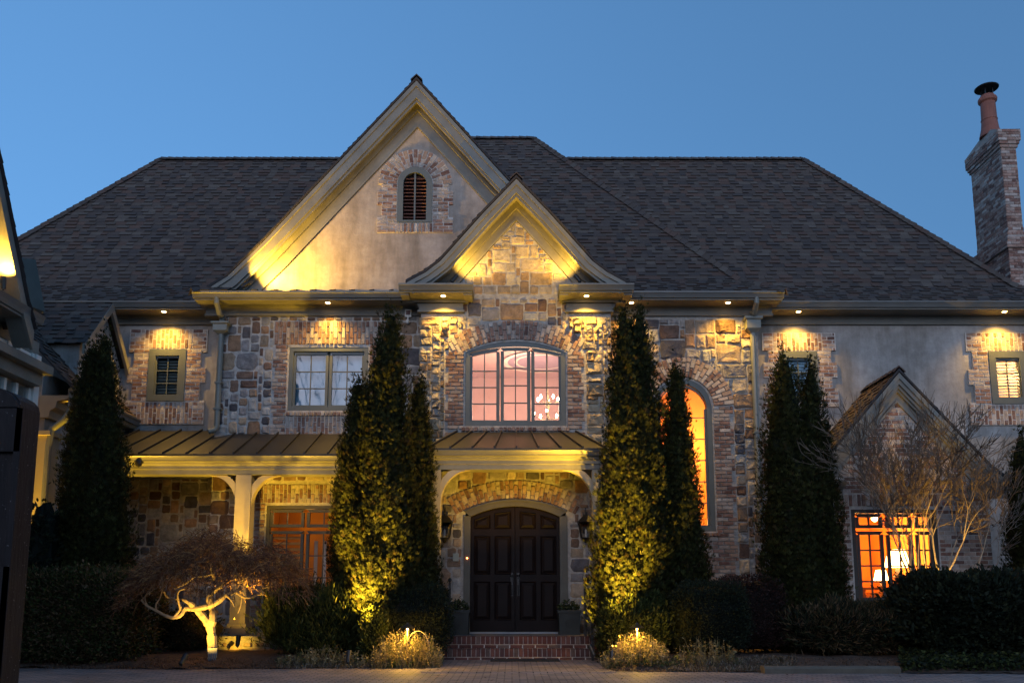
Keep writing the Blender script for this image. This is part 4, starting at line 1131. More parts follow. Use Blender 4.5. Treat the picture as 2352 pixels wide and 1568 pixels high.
lamp('pendant_lamp', 'POINT', pl+Vector((0,-.12,0)), 8, (1,.5,.12), size=.06, parent=pe_)
lamp('room_light', 'POINT', (BX+.3, 2.4, 2.7), 75, (1,.54,.13), size=.2)

# ================================================================== left wing with dormer, and garage block
lw = thing('garage_wing', 'shingled side wing with a hip-high dormer beside the left cypress', 'building', (-9.5, -1, 0))
GX = XP(170,893,-2.3); GZ = ZP(893,-2.3)
ye0, ye1 = -2.3, 2.0
rf = MB()
shingles(rf, R, [Vector((GX, ye0, GZ)), Vector((GX, ye1, GZ)), Vector((GX-3.2, ye1, GZ+3.4)), Vector((GX-3.2, ye0, GZ+3.4))])
rf.face([(GX,ye0-.002,GZ-.03),(GX-3.2,ye0-.002,GZ+3.37),(GX-3.2,ye0-.002,GZ+3.42),(GX,ye0-.002,GZ+.02)], (.05,.05,.05))
rf.build('roof', M['shingle'], lw)
g, t = MB(), MB()
def profX(mb, pts, y0, y1):
    n = len(pts); V = [(x,y0,z) for x,z in pts]+[(x,y1,z) for x,z in pts]
    mb.idx(V, [tuple(range(n)), tuple(range(2*n-1,n-1,-1))]+[(i,(i+1)%n,(i+1)%n+n,i+n) for i in range(n)])
profX(g, [(GX+.06,GZ),(GX-.08,GZ),(GX-.08,GZ-.13),(GX-.0,GZ-.13),(GX+.02,GZ-.06),(GX+.055,GZ-.03)], ye0-.05, ye1)
profX(t, [(GX-.04,GZ-.13),(GX-.6,GZ-.13),(GX-.6,GZ-.55),(GX-.42,GZ-.55),(GX-.40,GZ-.42),(GX-.30,GZ-.36),(GX-.28,GZ-.24),(GX-.10,GZ-.2)], ye0-.04, ye1)
g.build('gutter', M['gutter'], lw); t.build('cornice', M['post'], lw)
b = MB(); b.box(GX-4.5, GX-.5, ye0, ye1, 0, GZ-.14); b.box(GX-3.3, GX-.6, ye0+.01, ye1, GZ-.14, GZ+.35); b.build('wall', M['stucco_b'], lw)
# corner pilaster, capital and the lit recess at the porch end
b = MB(); b.box(GX-.62, GX-.36, ye0-.1, ye0+.3, 0, GZ-.9); b.box(GX-.68, GX-.30, ye0-.16, ye0+.34, GZ-.9, GZ-.82); b.build('pilaster', M['post'], lw)
b = MB(); xx = GX-.2; b.tube([(GX-.02,ye0-.0,GZ-.1),(GX-.02,ye0-.02,GZ-.42),(GX-.12,ye0-.04,GZ-.6),(xx-.12,ye0-.06,GZ-.78),(xx-.16,ye0-.06,GZ-1.1),(xx-.16,ye0-.06,.3)], .06, 9); b.build('downspout', M['pipe'], lw)
# dormer facing the court
dp = [U(85,790,-1.3), U(198,785,-1.3), U(232,708,-.4), U(112,708,-.4)]
DX = XP(190,785,-1.3); DZ = ZP(785,-1.3); dy0, dy1 = -1.3, .5; dmid = (dy0+dy1)/2; DR = DZ+1.12
d_ = MB()
shingles(d_, R, [Vector((DX+.12,dy0-.12,DZ-.06)), Vector((DX-3,dy0-.12,DZ-.06)), Vector((DX-3,dmid,DR)), Vector((DX+.12,dmid,DR))])
shingles(d_, R, [Vector((DX-3,dy1+.12,DZ-.06)), Vector((DX+.12,dy1+.12,DZ-.06)), Vector((DX+.12,dmid,DR)), Vector((DX-3,dmid,DR))])
dorm = d_.build('dormer', M['shingle'], lw)
b = MB(); b.box(DX-2.6, DX-.05, dy0, dy1, GZ-.3, DZ-.05)
b.idx([(DX-.05,dy0,DZ-.05),(DX-.05,dy1,DZ-.05),(DX-.05,dmid,DR-.12),(DX-.3,dy0,DZ-.05),(DX-.3,dy1,DZ-.05),(DX-.3,dmid,DR-.12)], [(0,1,2),(5,4,3),(0,2,5,3),(2,1,4,5)])
b.build('dormer_wall', M['stucco_b'], dorm)
b = MB()
for ya, yb2 in ((dy0-.14, dmid), (dy1+.14, dmid)):
    A = [(ya, DZ-.08), (yb2, DR-.0)]
    b.idx([(DX+.13,A[0][0],A[0][1]),(DX+.13,A[1][0],A[1][1]),(DX+.13,A[1][0],A[1][1]-.2),(DX+.13,A[0][0],A[0][1]-.2),(DX+.07,A[0][0],A[0][1]),(DX+.07,A[1][0],A[1][1]),(DX+.07,A[1][0],A[1][1]-.2),(DX+.07,A[0][0],A[0][1]-.2)],
          [(0,1,2,3),(7,6,5,4),(0,4,5,1),(3,2,6,7),(0,3,7,4)])
b.box(DX-.04, DX+.0, dy0+.35, dy1-.35, GZ+.1, DZ-.15); b.build('dormer_trim', M['trim'], dorm)
# garage block near the left edge
gb = thing('garage', 'garage block cut off at the left edge with a lit gable and bay windows', 'garage', (-9.5, -6.5, 0))
def UX(px, py, X):
    a = (px-PX)/F; b_ = (PY-py)/F; s = X/a
    return Vector((X, CY+(cos(TH)-b_*sin(TH))*s, HC+(sin(TH)+b_*cos(TH))*s))
KX = XP(105,745,-4.4); KZ = ZP(745,-4.4)+.12
wx = KX-.6
rk0 = UX(60,690,KX-.04); rk1 = UX(0,388,KX-.04)
sl = (rk1.z-rk0.z)/(rk1.y-rk0.y)
yA, zA = rk1.y-.9, rk1.z-sl*.9
t = MB(); g = MB(); rf = MB()
# gable on the plane facing the court: wall, rake board, soffit, roof edge
b = MB()
yW = UX(80,800,wx).y; gwx = KX-.36
b.box(wx-.2, wx, -13.5, yW, 0, KZ-.2); b.box(wx-4, wx-.2, yW-.2, yW, 0, KZ-.2)
b.idx([(gwx,rk0.y+.25,KZ-.1),(gwx,-13.5,KZ-.1),(gwx,-13.5,zA),(gwx,yA,zA-.2),(gwx-.2,rk0.y+.25,KZ-.1),(gwx-.2,-13.5,KZ-.1),(gwx-.2,-13.5,zA),(gwx-.2,yA,zA-.2)], [(0,1,2,3),(7,6,5,4),(0,3,7,4)])
b.build('wall', M['stucco'], gb)
rx = rk0.x
for (y0_, z0_), (y1_, z1_) in (((rk0.y+.3, rk0.z-.42), (rk0.y, rk0.z)), ((rk0.y, rk0.z), (yA, zA))):
    dn = Vector((0,0,-.3))
    a_, c_ = Vector((rx,y0_,z0_)), Vector((rx,y1_,z1_))
    t.idx([a_,c_,c_+dn,a_+dn]+[p-Vector((.05,0,0)) for p in (a_,c_,c_+dn,a_+dn)], [(0,1,2,3),(7,6,5,4),(0,4,5,1),(3,2,6,7),(0,3,7,4)])
    t.face([a_+dn*.9, c_+dn*.9, Vector((gwx,c_.y,c_.z))+dn*.9, Vector((gwx,a_.y,a_.z))+dn*.9])
    shingles(rf, R, [a_+Vector((.05,0,.04)), c_+Vector((.05,0,.04)), c_+Vector((-5,0,.04)), a_+Vector((-5,0,.04))])
# eave return: a deep box cornice running along the wall
profX(g, [(KX,KZ),(KX-.13,KZ),(KX-.13,KZ-.14),(KX-.05,KZ-.14),(KX-.03,KZ-.07)], -13, -4.4)
g.box(KX-1.6, KX-.13, -4.53, -4.4, KZ-.14, KZ)
t.box(KX-1.6, KX-.08, -13, -4.5, KZ-.18, KZ-.14); t.box(wx-.5, wx+.05, -13, yW+.04, KZ-.42, KZ-.18)
t.idx([(KX-.05,-4.45,KZ+.01),(KX-.05,-13,KZ+.01),(gwx,-13,KZ+.12),(gwx,-4.75,KZ+.12),(KX-1.6,-4.45,KZ+.01)], [(0,1,2,3),(0,3,4)])
rf.build('roof', M['shingle'], gb); t.build('rake_board', M['trim'], gb); g.build('gutter', M['gutter'], gb)
# bay window of the garage: sill box, lower ledge, glazing on the court side
B0, B1 = U(77,760,-5.0), U(3,846,-5.9)
zw0, zw1 = ZP(845,-4.95), KZ-.2
b = MB()
zw0, zw1 = UX(60,838,wx).z, KZ-.43
yv = [UX(p,800,wx).y for p in (66, 36, 8, -20)]
for y in yv: b.box(wx, wx+.09, y-.035, y+.035, zw0, zw1)
for z in (zw0, (zw0+zw1)/2, zw1-.06): b.box(wx, wx+.07, yv[3], yv[0], z, z+.05)
b.box(wx, wx+.12, yW-.14, yW+.02, zw0-2.2, zw1)
gw = b.build('window', M['paint'], gb)
b = MB(); b.face([(wx+.03,yv[3],zw0),(wx+.03,yv[0],zw0),(wx+.03,yv[0],zw1),(wx+.03,yv[3],zw1)]); b.build('pane', M['skyglass'], gw)
b = MB(); b.box(wx, wx+.42, -13, yW-.12, zw0-.16, zw0-.02); b.box(wx, wx+.25, -13, yW-.14, zw0-.36, zw0-.16); b.build('ledge', M['trim'], gb)
b = MB()
for y in yv: b.box(wx, wx+.08, y-.035, y+.035, zw0-1.6, zw0-.4)
b.box(wx, wx+.06, yv[3], yv[0], zw0-1.6, zw0-1.5)
gw2 = b.build('window', M['paint'], gb); b = MB(); b.face([(wx+.03,yv[3],zw0-1.5),(wx+.03,yv[0],zw0-1.5),(wx+.03,yv[0],zw0-.4),(wx+.03,yv[3],zw0-.4)]); b.build('pane', M['skyglass'], gw2)
# dark cheek of the next dormer between the garage rake and the house roof
q0, q1, q2, q3 = U(52,592,-3.9), U(82,596,-3.9), U(104,716,-3.9), U(62,700,-3.9)
b = MB(); V = [q0,q1,q2,q3]; V2 = [p+Vector((-.7,.5,0)) for p in V]
b.idx(V+V2, [(3,2,1,0),(4,5,6,7),(0,1,5,4),(1,2,6,5),(2,3,7,6),(3,0,4,7)]); b.build('dormer_cheek', M['trim'], gb)

# ================================================================== lamps on the house
def soffit_light(px, py, Yl, e, Yw, parent=house, ang=125):
    # solve the pixel on the level soffit
    z = ZE-.17
    p = U(px, py, Yl)
    b = MB(); b.lathe((p.x, Yl, z-.012), [(.055,.0),(.06,.012)], 14); o = b.build('soffit_light', M['iron'], parent)
    b = MB(); b.lathe((p.x, Yl, z-.022), [(.025,-.004),(.045,.004),(.052,.010)], 12); b.build('lens', M['lens'], o)
    lamp('downlight', 'SPOT', (p.x, Yl, z-.03), e, WARM, (p.x, Yl+.12, z-2), .03, ang, 1.0)
SLE = 92
for px, py, Yl, Yw, k in ((377,706,.22,YT,1),(753,692,-.36,YS,1),(1018,670,-.78,YE,1.2),(1347,671,-.78,YE,1.2),(1450,684,-.36,YS,.8),(1672,685,-.36,YS,1.1),(1834,712,.22,YT,1),(2307,712,.22,YT,1.2)):
    soffit_light(px, py, Yl, SLE*k, Yw)
def up_fixture(loc, target, e, label, ang=80, cat='spotlight', group='small bullet uplights', col=WARM, blend=.8):
    t_ = thing('uplight', label, cat, loc, group); c = Vector(loc); d = (Vector(target)-c).normalized()
    b = MB(); b.tube([c, c+Vector((0,0,.06))], .015, 6); b.tube([c+Vector((0,0,.07))-d*.05, c+Vector((0,0,.07))-d*.049, c+Vector((0,0,.07))+d*.14], [.004,.034,.045], 12, cap=False); b.build('housing', M['iron'], t_)
    b = MB(); q = c+Vector((0,0,.07))+d*.083; b.tube([q, q+d*.006], [.034,.034], 10); b.build('lens', M['lens'], t_)
    lamp('uplight_lamp', 'SPOT', q+d*.066, e, col, target, .03, ang, blend, parent=t_)
    return t_
p = U(575,650,-.25); up_fixture((p.x-.05, -.53, ZE+.05), (BGX-.1, .1, 10.4), 330, 'small uplight on the skirt roof at the left foot of the big gable', 130, blend=1.0)
p = U(1030,634,-.8); up_fixture((p.x+.1, -.86, ZE+.06), (EGX-.2, YE, 9.2), 42, 'small uplight on the left cornice return of the entry gable', 125, blend=1.0)
p = U(1340,634,-.8); up_fixture((p.x-.1, -.86, ZE+.06), (EGX+.2, YE, 9.2), 42, 'small uplight on the right cornice return of the entry gable', 125, blend=1.0)
ul_ = UX(8,655,KX-.15); up_fixture((ul_.x, ul_.y, KZ+.1), (gwx+.05, ul_.y-.3, KZ+3), 80, 'flame-bright uplight on the garage eave at the left edge', 150, blend=1.0)
# things fixed to the walls
lan = thing('wall_lantern', 'unlit black iron lantern on the stone to the right of the front door', 'lantern', U(1346,1240,YE-.2), 'lanterns flanking the front door')
def lantern_parts(t_, L):
    c = Vector(L); h = .62
    b = MB(); b.tube([c+Vector((0,.2,.30)), c+Vector((0,.17,.62)), c+Vector((0,.05,.66)), c+Vector((0,0,.52))], .014, 6); b.box(c.x-.05, c.x+.05, c.y+.17, c.y+.2, c.z+.15, c.z+.6)
    V = []
    for z, r in ((.04,.09),(.36,.14)):
        V += [c+Vector((sx*r, sy*r, z)) for sx, sy in ((-1,-1),(1,-1),(1,1),(-1,1))]
    for i in range(4): b.tube([V[i], V[i+4]], .011, 4)
    for i in range(4):
        b.tube([V[i], V[(i+1)%4]], .012, 4); b.tube([V[i+4], V[4+(i+1)%4]], .013, 4)
    b.idx([c+Vector((sx*.17, sy*.17, .365)) for sx, sy in ((-1,-1),(1,-1),(1,1),(-1,1))]+[c+Vector((sx*.05, sy*.05, .5)) for sx, sy in ((-1,-1),(1,-1),(1,1),(-1,1))], [(0,1,5,4),(1,2,6,5),(2,3,7,6),(3,0,4,7),(4,5,6,7),(3,2,1,0)])
    b.lathe(c, [(.02,-.06),(.05,-.02),(.09,.03)], 8)
    b.build('frame', M['iron'], t_)
    b = MB()
    for i in range(4): b.face([V[i], V[(i+1)%4], V[4+(i+1)%4], V[i+4]])
    b.build('pane', M['glass'], t_)
    b = MB(); b.lathe(c+Vector((0,0,.06)), [(.02,0),(.02,.14),(.004,.17)], 8); b.build('candle', M['paint'], t_)
lantern_parts(lan, lan.location)
copy_tree(lan, loc=U(1021,1240,YE-.2), label='unlit black iron lantern on the stone to the left of the front door')
kp = U(1047,1279,YE-.05); b = MB(); b.box(kp.x-.06, kp.x+.06, YE-.065, YE-.03, kp.z-.08, kp.z+.08)
tag(b.build('intercom', mat_plain('pale_metal', (.33,.36,.30), .4, .08, 8, .05, 30, spec=.5)), 'pale square intercom panel on the stone left of the door', 'intercom')
sp = U(1024,1195,YE-.05)
kp = U(1138.5-0,1050,YE)
al = U(936,716,-.2); at_ = thing('alarm_light', 'small white alarm box under the eave above the middle cypress', 'alarm light', al)
b = MB(); b.box(al.x-.07, al.x+.07, -.10, -.05, al.z-.08, al.z+.09); b.build('housing', M['paint'], at_); b = MB(); b.box(al.x-.045, al.x+.045, -.112, -.10, al.z-.03, al.z+.06); b.build('lens', mat_plain('dark_red_lens', (.08,.01,.01), .3, .1, 4, 0), at_)
b = MB(); b.tube([(al.x,-.08,al.z-.08),(al.x-.01,-.09,al.z-.16)], .02, 8); b.lathe((al.x-.01,-.09,al.z-.2), [(.01,-.03),(.045,0),(.04,.05)], 10); b.build('sensor', M['paint'], at_)
cm = U(320,1063,PF+.1); b = MB(); b.lathe((cm.x, PF+.06, cm.z-.02), [(.005,-.07),(.05,-.045),(.065,0),(.065,.05)], 12)
tag(b.build('security_camera', M['iron']), 'small dark dome camera on the porch beam near the left cypress', 'camera')
# ================================================================== beds
def sm(t): t = max(0.0, min(1.0, t)); return t*t*(3-2*t)
def bedh(x, y):
    if x < 0: yf = -4.25 - .12*sin(x*.9); side = -1.3 - x
    else: yf = -4.75 - .09*max(0, x-1.5)*1.0; yf = max(yf, -5.3); side = x - 1.5
    e = min((y-yf)/1.3, side/.5 + .0)
    return (.008 + .15*sm(e)) if e > 0 else None
def bed(x0, x1, y0, y1, st=.12):
    b = MB(); nx, ny = int((x1-x0)/st), int((y1-y0)/st); V = {}; L = []
    for j in range(ny+1):
        for i in range(nx+1):
            x, y = x0+i*st, y0+j*st; h = bedh(x, y)
            if h is None: continue
            V[i,j] = len(L); L.append((x, y, h + .035*mn.noise((x*3, y*3, 0)) + .02*mn.noise((x*11, y*11, 2)) - .0))
    fs = [(V[i,j],V[i+1,j],V[i+1,j+1],V[i,j+1]) for j in range(ny) for i in range(nx) if all(k in V for k in ((i,j),(i+1,j),(i+1,j+1),(i,j+1)))]
    b.idx(L, fs, (.07,.045,.03)); return b
tag(bed(-16, -1.25, -4.6, -1.7).build('planting_bed', M['mulch'], smooth=True), kind='structure')
tag(bed(1.4, 15, -5.5, -.9).build('planting_bed', M['mulch'], smooth=True), kind='structure')
def gh(x, y): h = bedh(x, y); return h if h else 0.0

# ---- leaf generators
def leaf(mb, p, d, L, W, col, rnd, flat=None):
    d = d.normalized(); r = flat if flat is not None else Vector((rnd.uniform(-1,1), rnd.uniform(-1,1), rnd.uniform(-1,1)))
    s_ = d.cross(r)
    if s_.length < 1e-4: return
    s_.normalize(); m = p + d*L*.5
    mb.face([p, m + s_*W/2, p + d*L, m - s_*W/2], col)
CYP = [((.026,.030,.010),4),((.018,.022,.008),3),((.040,.044,.014),2.5),((.055,.055,.016),1.2),((.034,.026,.012),1.2)]
def cypress(px, py, hw, Y, label, seed, n=11500, cx_base=None, group=None, zb=.15, bulge=1.12):
    rnd = random.Random(seed)
    tip = U(px, py, Y); base_x = XP(cx_base if cx_base else px, 1300, Y)
    H = tip.z - zb; Rm = hw/2000*(Y-CY)
    t_ = thing('arborvitae', label, 'tree', (base_x, Y, zb-.05), group)
    ph = [rnd.uniform(0, 6.28) for _ in range(8)]
    def rad(s, a):                                     # s = 0 at the tip
        r = (s**.64)*(1.36-.36*s)*Rm*bulge
        if s > .88: r *= 1 - (s-.88)*1.6
        lump = 1 + .10*sin(3*a+ph[0]+s*9) + .07*sin(5*a+ph[1]-s*17) + .06*sin(2*a+ph[2]+s*31) + .05*sin(7*a+ph[3]+s*47)
        return r*lump + .012
    def ctr(s): return Vector((tip.x + (base_x-tip.x)*s + .03*sin(s*7+ph[4]), Y, tip.z - H*s))
    b = MB(); nr, na = 26, 16; V = []
    for i in range(nr):
        s = .02 + .97*i/(nr-1); c = ctr(s)
        for k in range(na):
            a = 2*pi*k/na; r = rad(s, a)*.72; V.append(c + Vector((r*cos(a), r*sin(a), 0)))
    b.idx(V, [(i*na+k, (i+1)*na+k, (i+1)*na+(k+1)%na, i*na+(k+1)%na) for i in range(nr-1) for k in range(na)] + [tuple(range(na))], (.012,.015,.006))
    A = 0
    n = int(n*1.25)
    for i in range(n):
        s = rnd.random()**.62; a = rnd.uniform(0, 2*pi)
        if sin(a) > .35 and rnd.random() < .55: a = -a             # fuller where it can be seen
        if i % 13 == 0 or i == 0:                                   # a new branch tip: a clump of sprays
            cs, ca_, cq = s, a, rnd.uniform(.78, 1.02) if rnd.random() < .9 else rnd.uniform(1.02, 1.13)
            ctone = rnd.uniform(.7, 1.3); cspr = rnd.uniform(.045, .085)
        a = ca_; s = cs
        rr = rad(s, a); q = cq
        rv = Vector((cos(a), sin(a), 0)); p = ctr(s) + rv*rr*q + Vector((rnd.gauss(0,.62), rnd.gauss(0,.62), rnd.gauss(.4,1.9)))*cspr
        cl = .5+.5*sin(a*6+s*40+ph[5])*sin(s*63+a*3+ph[6])          # clumps of paler and darker sprays
        col = pick(CYP, rnd, .25); f = (.75+.4*cl)*ctone; col = tuple(k*f for k in col)
        d = (rv*rnd.uniform(.05,.6) + Vector((rnd.uniform(-.35,.35), rnd.uniform(-.35,.35), rnd.uniform(.6,1.2)))).normalized()
        side = d.cross(rv + Vector((rnd.uniform(-.6,.6), rnd.uniform(-.6,.6), rnd.uniform(-.6,.6))))
        if side.length < .05: continue
        side.normalize(); L = rnd.uniform(.05,.12)*(1 if s > .06 else .8)
        fl = d.cross(side)
        for k in (-1, 0, 1):
            leaf(b, p, d + side*k*rnd.uniform(.45,.8), L*(1 if k == 0 else .8), rnd.uniform(.012,.022), col, rnd, fl)
    b.build('crown', M['leaf'], t_)
    m = MB(); m.tube([(base_x, Y, zb-.1), (base_x, Y, zb+.9), ctr(.3)], [.09,.07,.02], 8); m.build('trunk', M['darkbark'], t_)
    return t_
GC = 'tall clipped arborvitae in front of the facade'
cypress(212,795,56,-2.75,'slender arborvitae, left one of the joined pair by the side wing', 101, cx_base=186, group=GC)
cypress(245,772,64,-2.75,'slightly taller arborvitae, right one of the joined pair by the side wing', 102, 12500, cx_base=240, group=GC)
cypress(822,872,50,-2.5,'shorter arborvitae hugging the left flank of the tallest lit one', 103, cx_base=815, group=GC)
cypress(897,712,76,-2.85,'tallest arborvitae left of the front door, its foot lit golden', 104, 18000, cx_base=880, group=GC)
cypress(962,872,43,-2.35,'dark arborvitae between the tallest lit one and the front door', 105, cx_base=962, group=GC)
cypress(1436,714,68,-2.75,'lit twin arborvitae right of the front door, the stem nearer the door', 106, 15500, cx_base=1436, group=GC)
cypress(1468,714,64,-2.6,'lit twin arborvitae right of the front door, the stem nearer the arched window', 107, 13500, cx_base=1482, group=GC)
cypress(1550,840,52,-2.3,'narrow arborvitae standing in front of the orange arched window', 108, cx_base=1568, group=GC)
cypress(1800,815,78,-2.4,'dark arborvitae in front of the small shuttered window, left of its pair', 109, 14000, cx_base=1822, group=GC)
cypress(1862,834,56,-2.15,'dark arborvitae in front of the small shuttered window, right of its pair', 110, cx_base=1872, group=GC)
cypress(2342,1000,48,-1.6,'dark conical evergreen cut off by the right edge beside the brick bay', 111, 7000, cx_base=2356, group=GC)

GREEN = [((.045,.058,.018),3),((.030,.040,.015),3),((.065,.080,.024),2),((.085,.085,.03),1)]
DARK = [((.022,.030,.018),3),((.017,.022,.015),3),((.034,.040,.020),1.5)]
BROWN = [((.13,.085,.05),3),((.09,.065,.035),2),((.18,.12,.06),1.5),((.06,.065,.03),2)]
STRAW = [((.28,.22,.11),3),((.18,.14,.07),3),((.09,.10,.04),2),((.36,.30,.17),1.5)]
def shrub(name, label, cat, x0, x1, y0, y1, zt, seed, n, pal=GREEN, L=(.05,.09), W=.5, box=2.6, up=.4, base=None, stems=0, group=None, core=True, wild=.06, mat='leaf'):
    """leafy shrub filling a rounded box; box = superellipsoid power"""
    rnd = random.Random(seed); cx, cy = (x0+x1)/2, (y0+y1)/2; zb = gh(cx, y0) - .02 if base is None else base
    hx, hy, hz = (x1-x0)/2, (y1-y0)/2, (zt-zb)/2; cz = zb+hz
    t_ = thing(name, label, cat, (cx, cy, zb), group)
    def sp(a, e, k=1.0):
        ca, sa, ce, se = cos(a), sin(a), cos(e), sin(e)
        f = lambda v: math.copysign(abs(v)**(2/box), v)
        dx, dy, dz = f(ce)*f(ca), f(ce)*f(sa), f(se)
        nz = 1 + wild*2*mn.noise((dx*2.2+seed, dy*2.2, dz*2.2)) + wild*mn.noise((dx*6, dy*6+seed, dz*6))
        return Vector((cx+hx*dx*k*nz, cy+hy*dy*k*nz, max(zb, cz+hz*dz*k*nz))), Vector((dx/hx, dy/hy, dz/hz)).normalized()
    areas = (hy*hz, hy*hz, hx*hz*2.4, hx*hz*.7, hx*hy*1.2, hx*hy*.1)
    def spc(k):                                                # even spread over the faces of the rounded box
        i = rnd.choices(range(6), areas)[0]; u, v = rnd.uniform(-1,1), rnd.uniform(-1,1)
        c = ((1,u,v),(-1,u,v),(u,-1,v),(u,1,v),(u,v,1),(u,v,-1))[i]
        q = (abs(c[0])**box+abs(c[1])**box+abs(c[2])**box)**(1/box); dx, dy, dz = (t/q for t in c)
        nz = 1 + wild*2*mn.noise((dx*2.2+seed, dy*2.2, dz*2.2)) + wild*mn.noise((dx*6, dy*6+seed, dz*6))
        g = Vector((math.copysign(abs(dx)**(box-1),dx)/hx, math.copysign(abs(dy)**(box-1),dy)/hy, math.copysign(abs(dz)**(box-1),dz)/hz))
        return Vector((cx+hx*dx*k*nz, cy+hy*dy*k*nz, max(zb, cz+hz*dz*k*nz))), g.normalized()
    b = MB()
    if core:
        V = []; na, ne = 20, 12
        for j in range(ne):
            for i in range(na): V.append(sp(2*pi*i/na, -pi/2+pi*j/(ne-1), .86)[0])
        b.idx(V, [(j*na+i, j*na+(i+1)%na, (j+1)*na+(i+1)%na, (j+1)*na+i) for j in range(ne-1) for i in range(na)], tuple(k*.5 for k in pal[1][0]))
    for i in range(n):
        p, nn = spc(rnd.uniform(.86, 1.04) if rnd.random() < .9 else rnd.uniform(1.0, 1.0+wild*1.6))
        d = nn*rnd.uniform(.2,1) + Vector((rnd.uniform(-.7,.7), rnd.uniform(-.7,.7), rnd.uniform(-.4,.6)+up))
        l = rnd.uniform(*L); leaf(b, p, d, l, l*W, pick(pal, rnd, .3), rnd)
    b.build('foliage', M[mat], t_)
    m = MB()
    for i in range(max(3, stems)):
        a = rnd.uniform(0, 6.28); q = rnd.uniform(.1,.5)
        m.tube([(cx+.1*cos(a), cy+.1*sin(a), zb-.05), (cx+hx*q*.6*cos(a), cy+hy*q*.6*sin(a), cz-.1*hz), (cx+hx*q*cos(a), cy+hy*q*sin(a), cz+hz*.6)], [.02,.015,.006], 5, (.06,.045,.03))
    m.build('stem', M['twig'], t_)
    return t_
def sx(px, Y, py=1430): return XP(px, py, Y)
# left
shrub('laurel_shrub', 'dark broad-leaved shrub between the gate and the left arborvitae pair', 'shrub', sx(52,-3.2), sx(122,-3.2), -3.6, -2.9, ZP(1128,-3.2), 201, 900, DARK, (.09,.15), .45, 2.2, .1, wild=.14)
shrub('clipped_hedge', 'long boxy clipped hedge left of the pale-trunked maple', 'hedge', sx(15,-3.3), sx(350,-3.3), -3.85, -2.7, ZP(1308,-3.3), 202, 26000, BROWN+GREEN, (.035,.085), .45, 4.5, .2, wild=.07)
shrub('low_shrub', 'low dark shrub growing at the foot of the porch wall behind the maple', 'shrub', sx(340,-2.3), sx(520,-2.3), -2.6, -2.05, ZP(1400,-2.3), 214, 2200, BROWN+DARK, (.04,.08), .45, 2.4, .3, wild=.12)
shrub('feathery_shrub', 'loose feathery green shrub between the maple and the tall lit arborvitae', 'shrub', sx(600,-2.9), sx(850,-2.9), -3.4, -2.3, ZP(1352,-2.9), 203, 13000, GREEN, (.07,.15), .16, 2.3, .9, wild=.16)
shrub('small_shrub', 'small yellow-lit shrub at the foot of the tallest arborvitae', 'shrub', sx(828,-3.45), sx(895,-3.45), -3.65, -3.2, ZP(1385,-3.4), 204, 1700, GREEN, (.05,.09), .35, 2.1, .7, wild=.16)
shrub('boxwood_shrub', 'dark rounded boxwood left of the front steps', 'shrub', sx(862,-3.0), sx(1036,-3.0), -3.5, -2.4, ZP(1338,-3.0), 205, 9000, DARK, (.03,.05), .55, 3, .2, wild=.05)
# right
shrub('lit_shrub', 'dark shrub behind the right path light, its lower leaves lit gold', 'shrub', sx(1378,-3.1), sx(1545,-3.1), -3.5, -2.6, ZP(1362,-3.1), 206, 6500, GREEN, (.05,.10), .3, 2.5, .5, wild=.1)
shrub('boxwood_shrub', 'black-green rounded boxwood right of the lit twin arborvitae', 'shrub', sx(1540,-3.3), sx(1716,-3.3), -3.9, -2.8, ZP(1334,-3.3), 207, 9000, DARK, (.03,.05), .55, 2.8, .2, wild=.05)
shrub('clipped_shrub', 'reddish-brown clipped shrub behind the black-green boxwood', 'shrub', sx(1630,-2.7), sx(1812,-2.7), -3.2, -2.2, ZP(1324,-2.7), 208, 9000, [((.055,.03,.025),3),((.035,.022,.02),3),((.02,.02,.016),2)], (.03,.06), .5, 3.2, .3, wild=.04)
shrub('juniper_shrub', 'low shaggy dark shrub under the bay window', 'shrub', sx(1800,-3.1), sx(2100,-3.1), -3.7, -2.4, ZP(1388,-3.1), 209, 15000, DARK+BROWN, (.08,.16), .14, 2.6, .3, wild=.12)
shrub('laurel_hedge', 'large dark leafy hedge covering the lower right corner', 'hedge', sx(2060,-3.6), sx(2440,-3.6), -4.4, -2.9, ZP(1326,-3.6), 210, 30000, DARK, (.06,.12), .5, 3.4, .25, wild=.11)

# ---- dry perennials round the path lights
def perennials(label, x0, x1, y0, y1, zt, seed, n, name='dry_perennials', pal=STRAW):
    rnd = random.Random(seed); cx, cy = (x0+x1)/2, (y0+y1)/2; zb = gh(cx, cy)
    b = MB()
    for i in range(n):
        u, v = rnd.uniform(-1,1), rnd.uniform(-1,1)
        x, y = cx+(x1-x0)/2*u, cy+(y1-y0)/2*v; h = (zt-zb)*rnd.uniform(.35,1)*(1-.55*(u*u))
        p = Vector((x, y, gh(x,y)-.01)); d = Vector((rnd.uniform(-.35,.35), rnd.uniform(-.35,.35), 1)).normalized(); col = pick(pal, rnd, .3)
        q = p+d*h; s_ = Vector((rnd.uniform(-1,1), rnd.uniform(-.4,.4), 0)).normalized()*.004
        b.face([p-s_, p+s_, q+s_*.4, q-s_*.4], col)
        for k in range(rnd.randint(2,6)):
            t = rnd.uniform(.25,1); leaf(b, p+d*h*t, Vector((rnd.uniform(-1,1), rnd.uniform(-1,1), rnd.uniform(-.5,.8))), rnd.uniform(.03,.075), rnd.uniform(.012,.03), col, rnd)
    o = b.build(name, M['leaf'], at=(cx, cy, zb)); return tag(o, label, 'plant', 'clumps of dry perennials')
perennials('straw-coloured dry perennials round the left path light', sx(858,-4.0,1500), sx(1012,-4.0,1500), -4.2, -3.5, ZP(1437,-3.9), 301, 750)
perennials('straw-coloured dry perennials round the right path light', sx(1385,-4.0,1500), sx(1532,-4.0,1500), -4.4, -3.5, ZP(1445,-3.9), 302, 650)
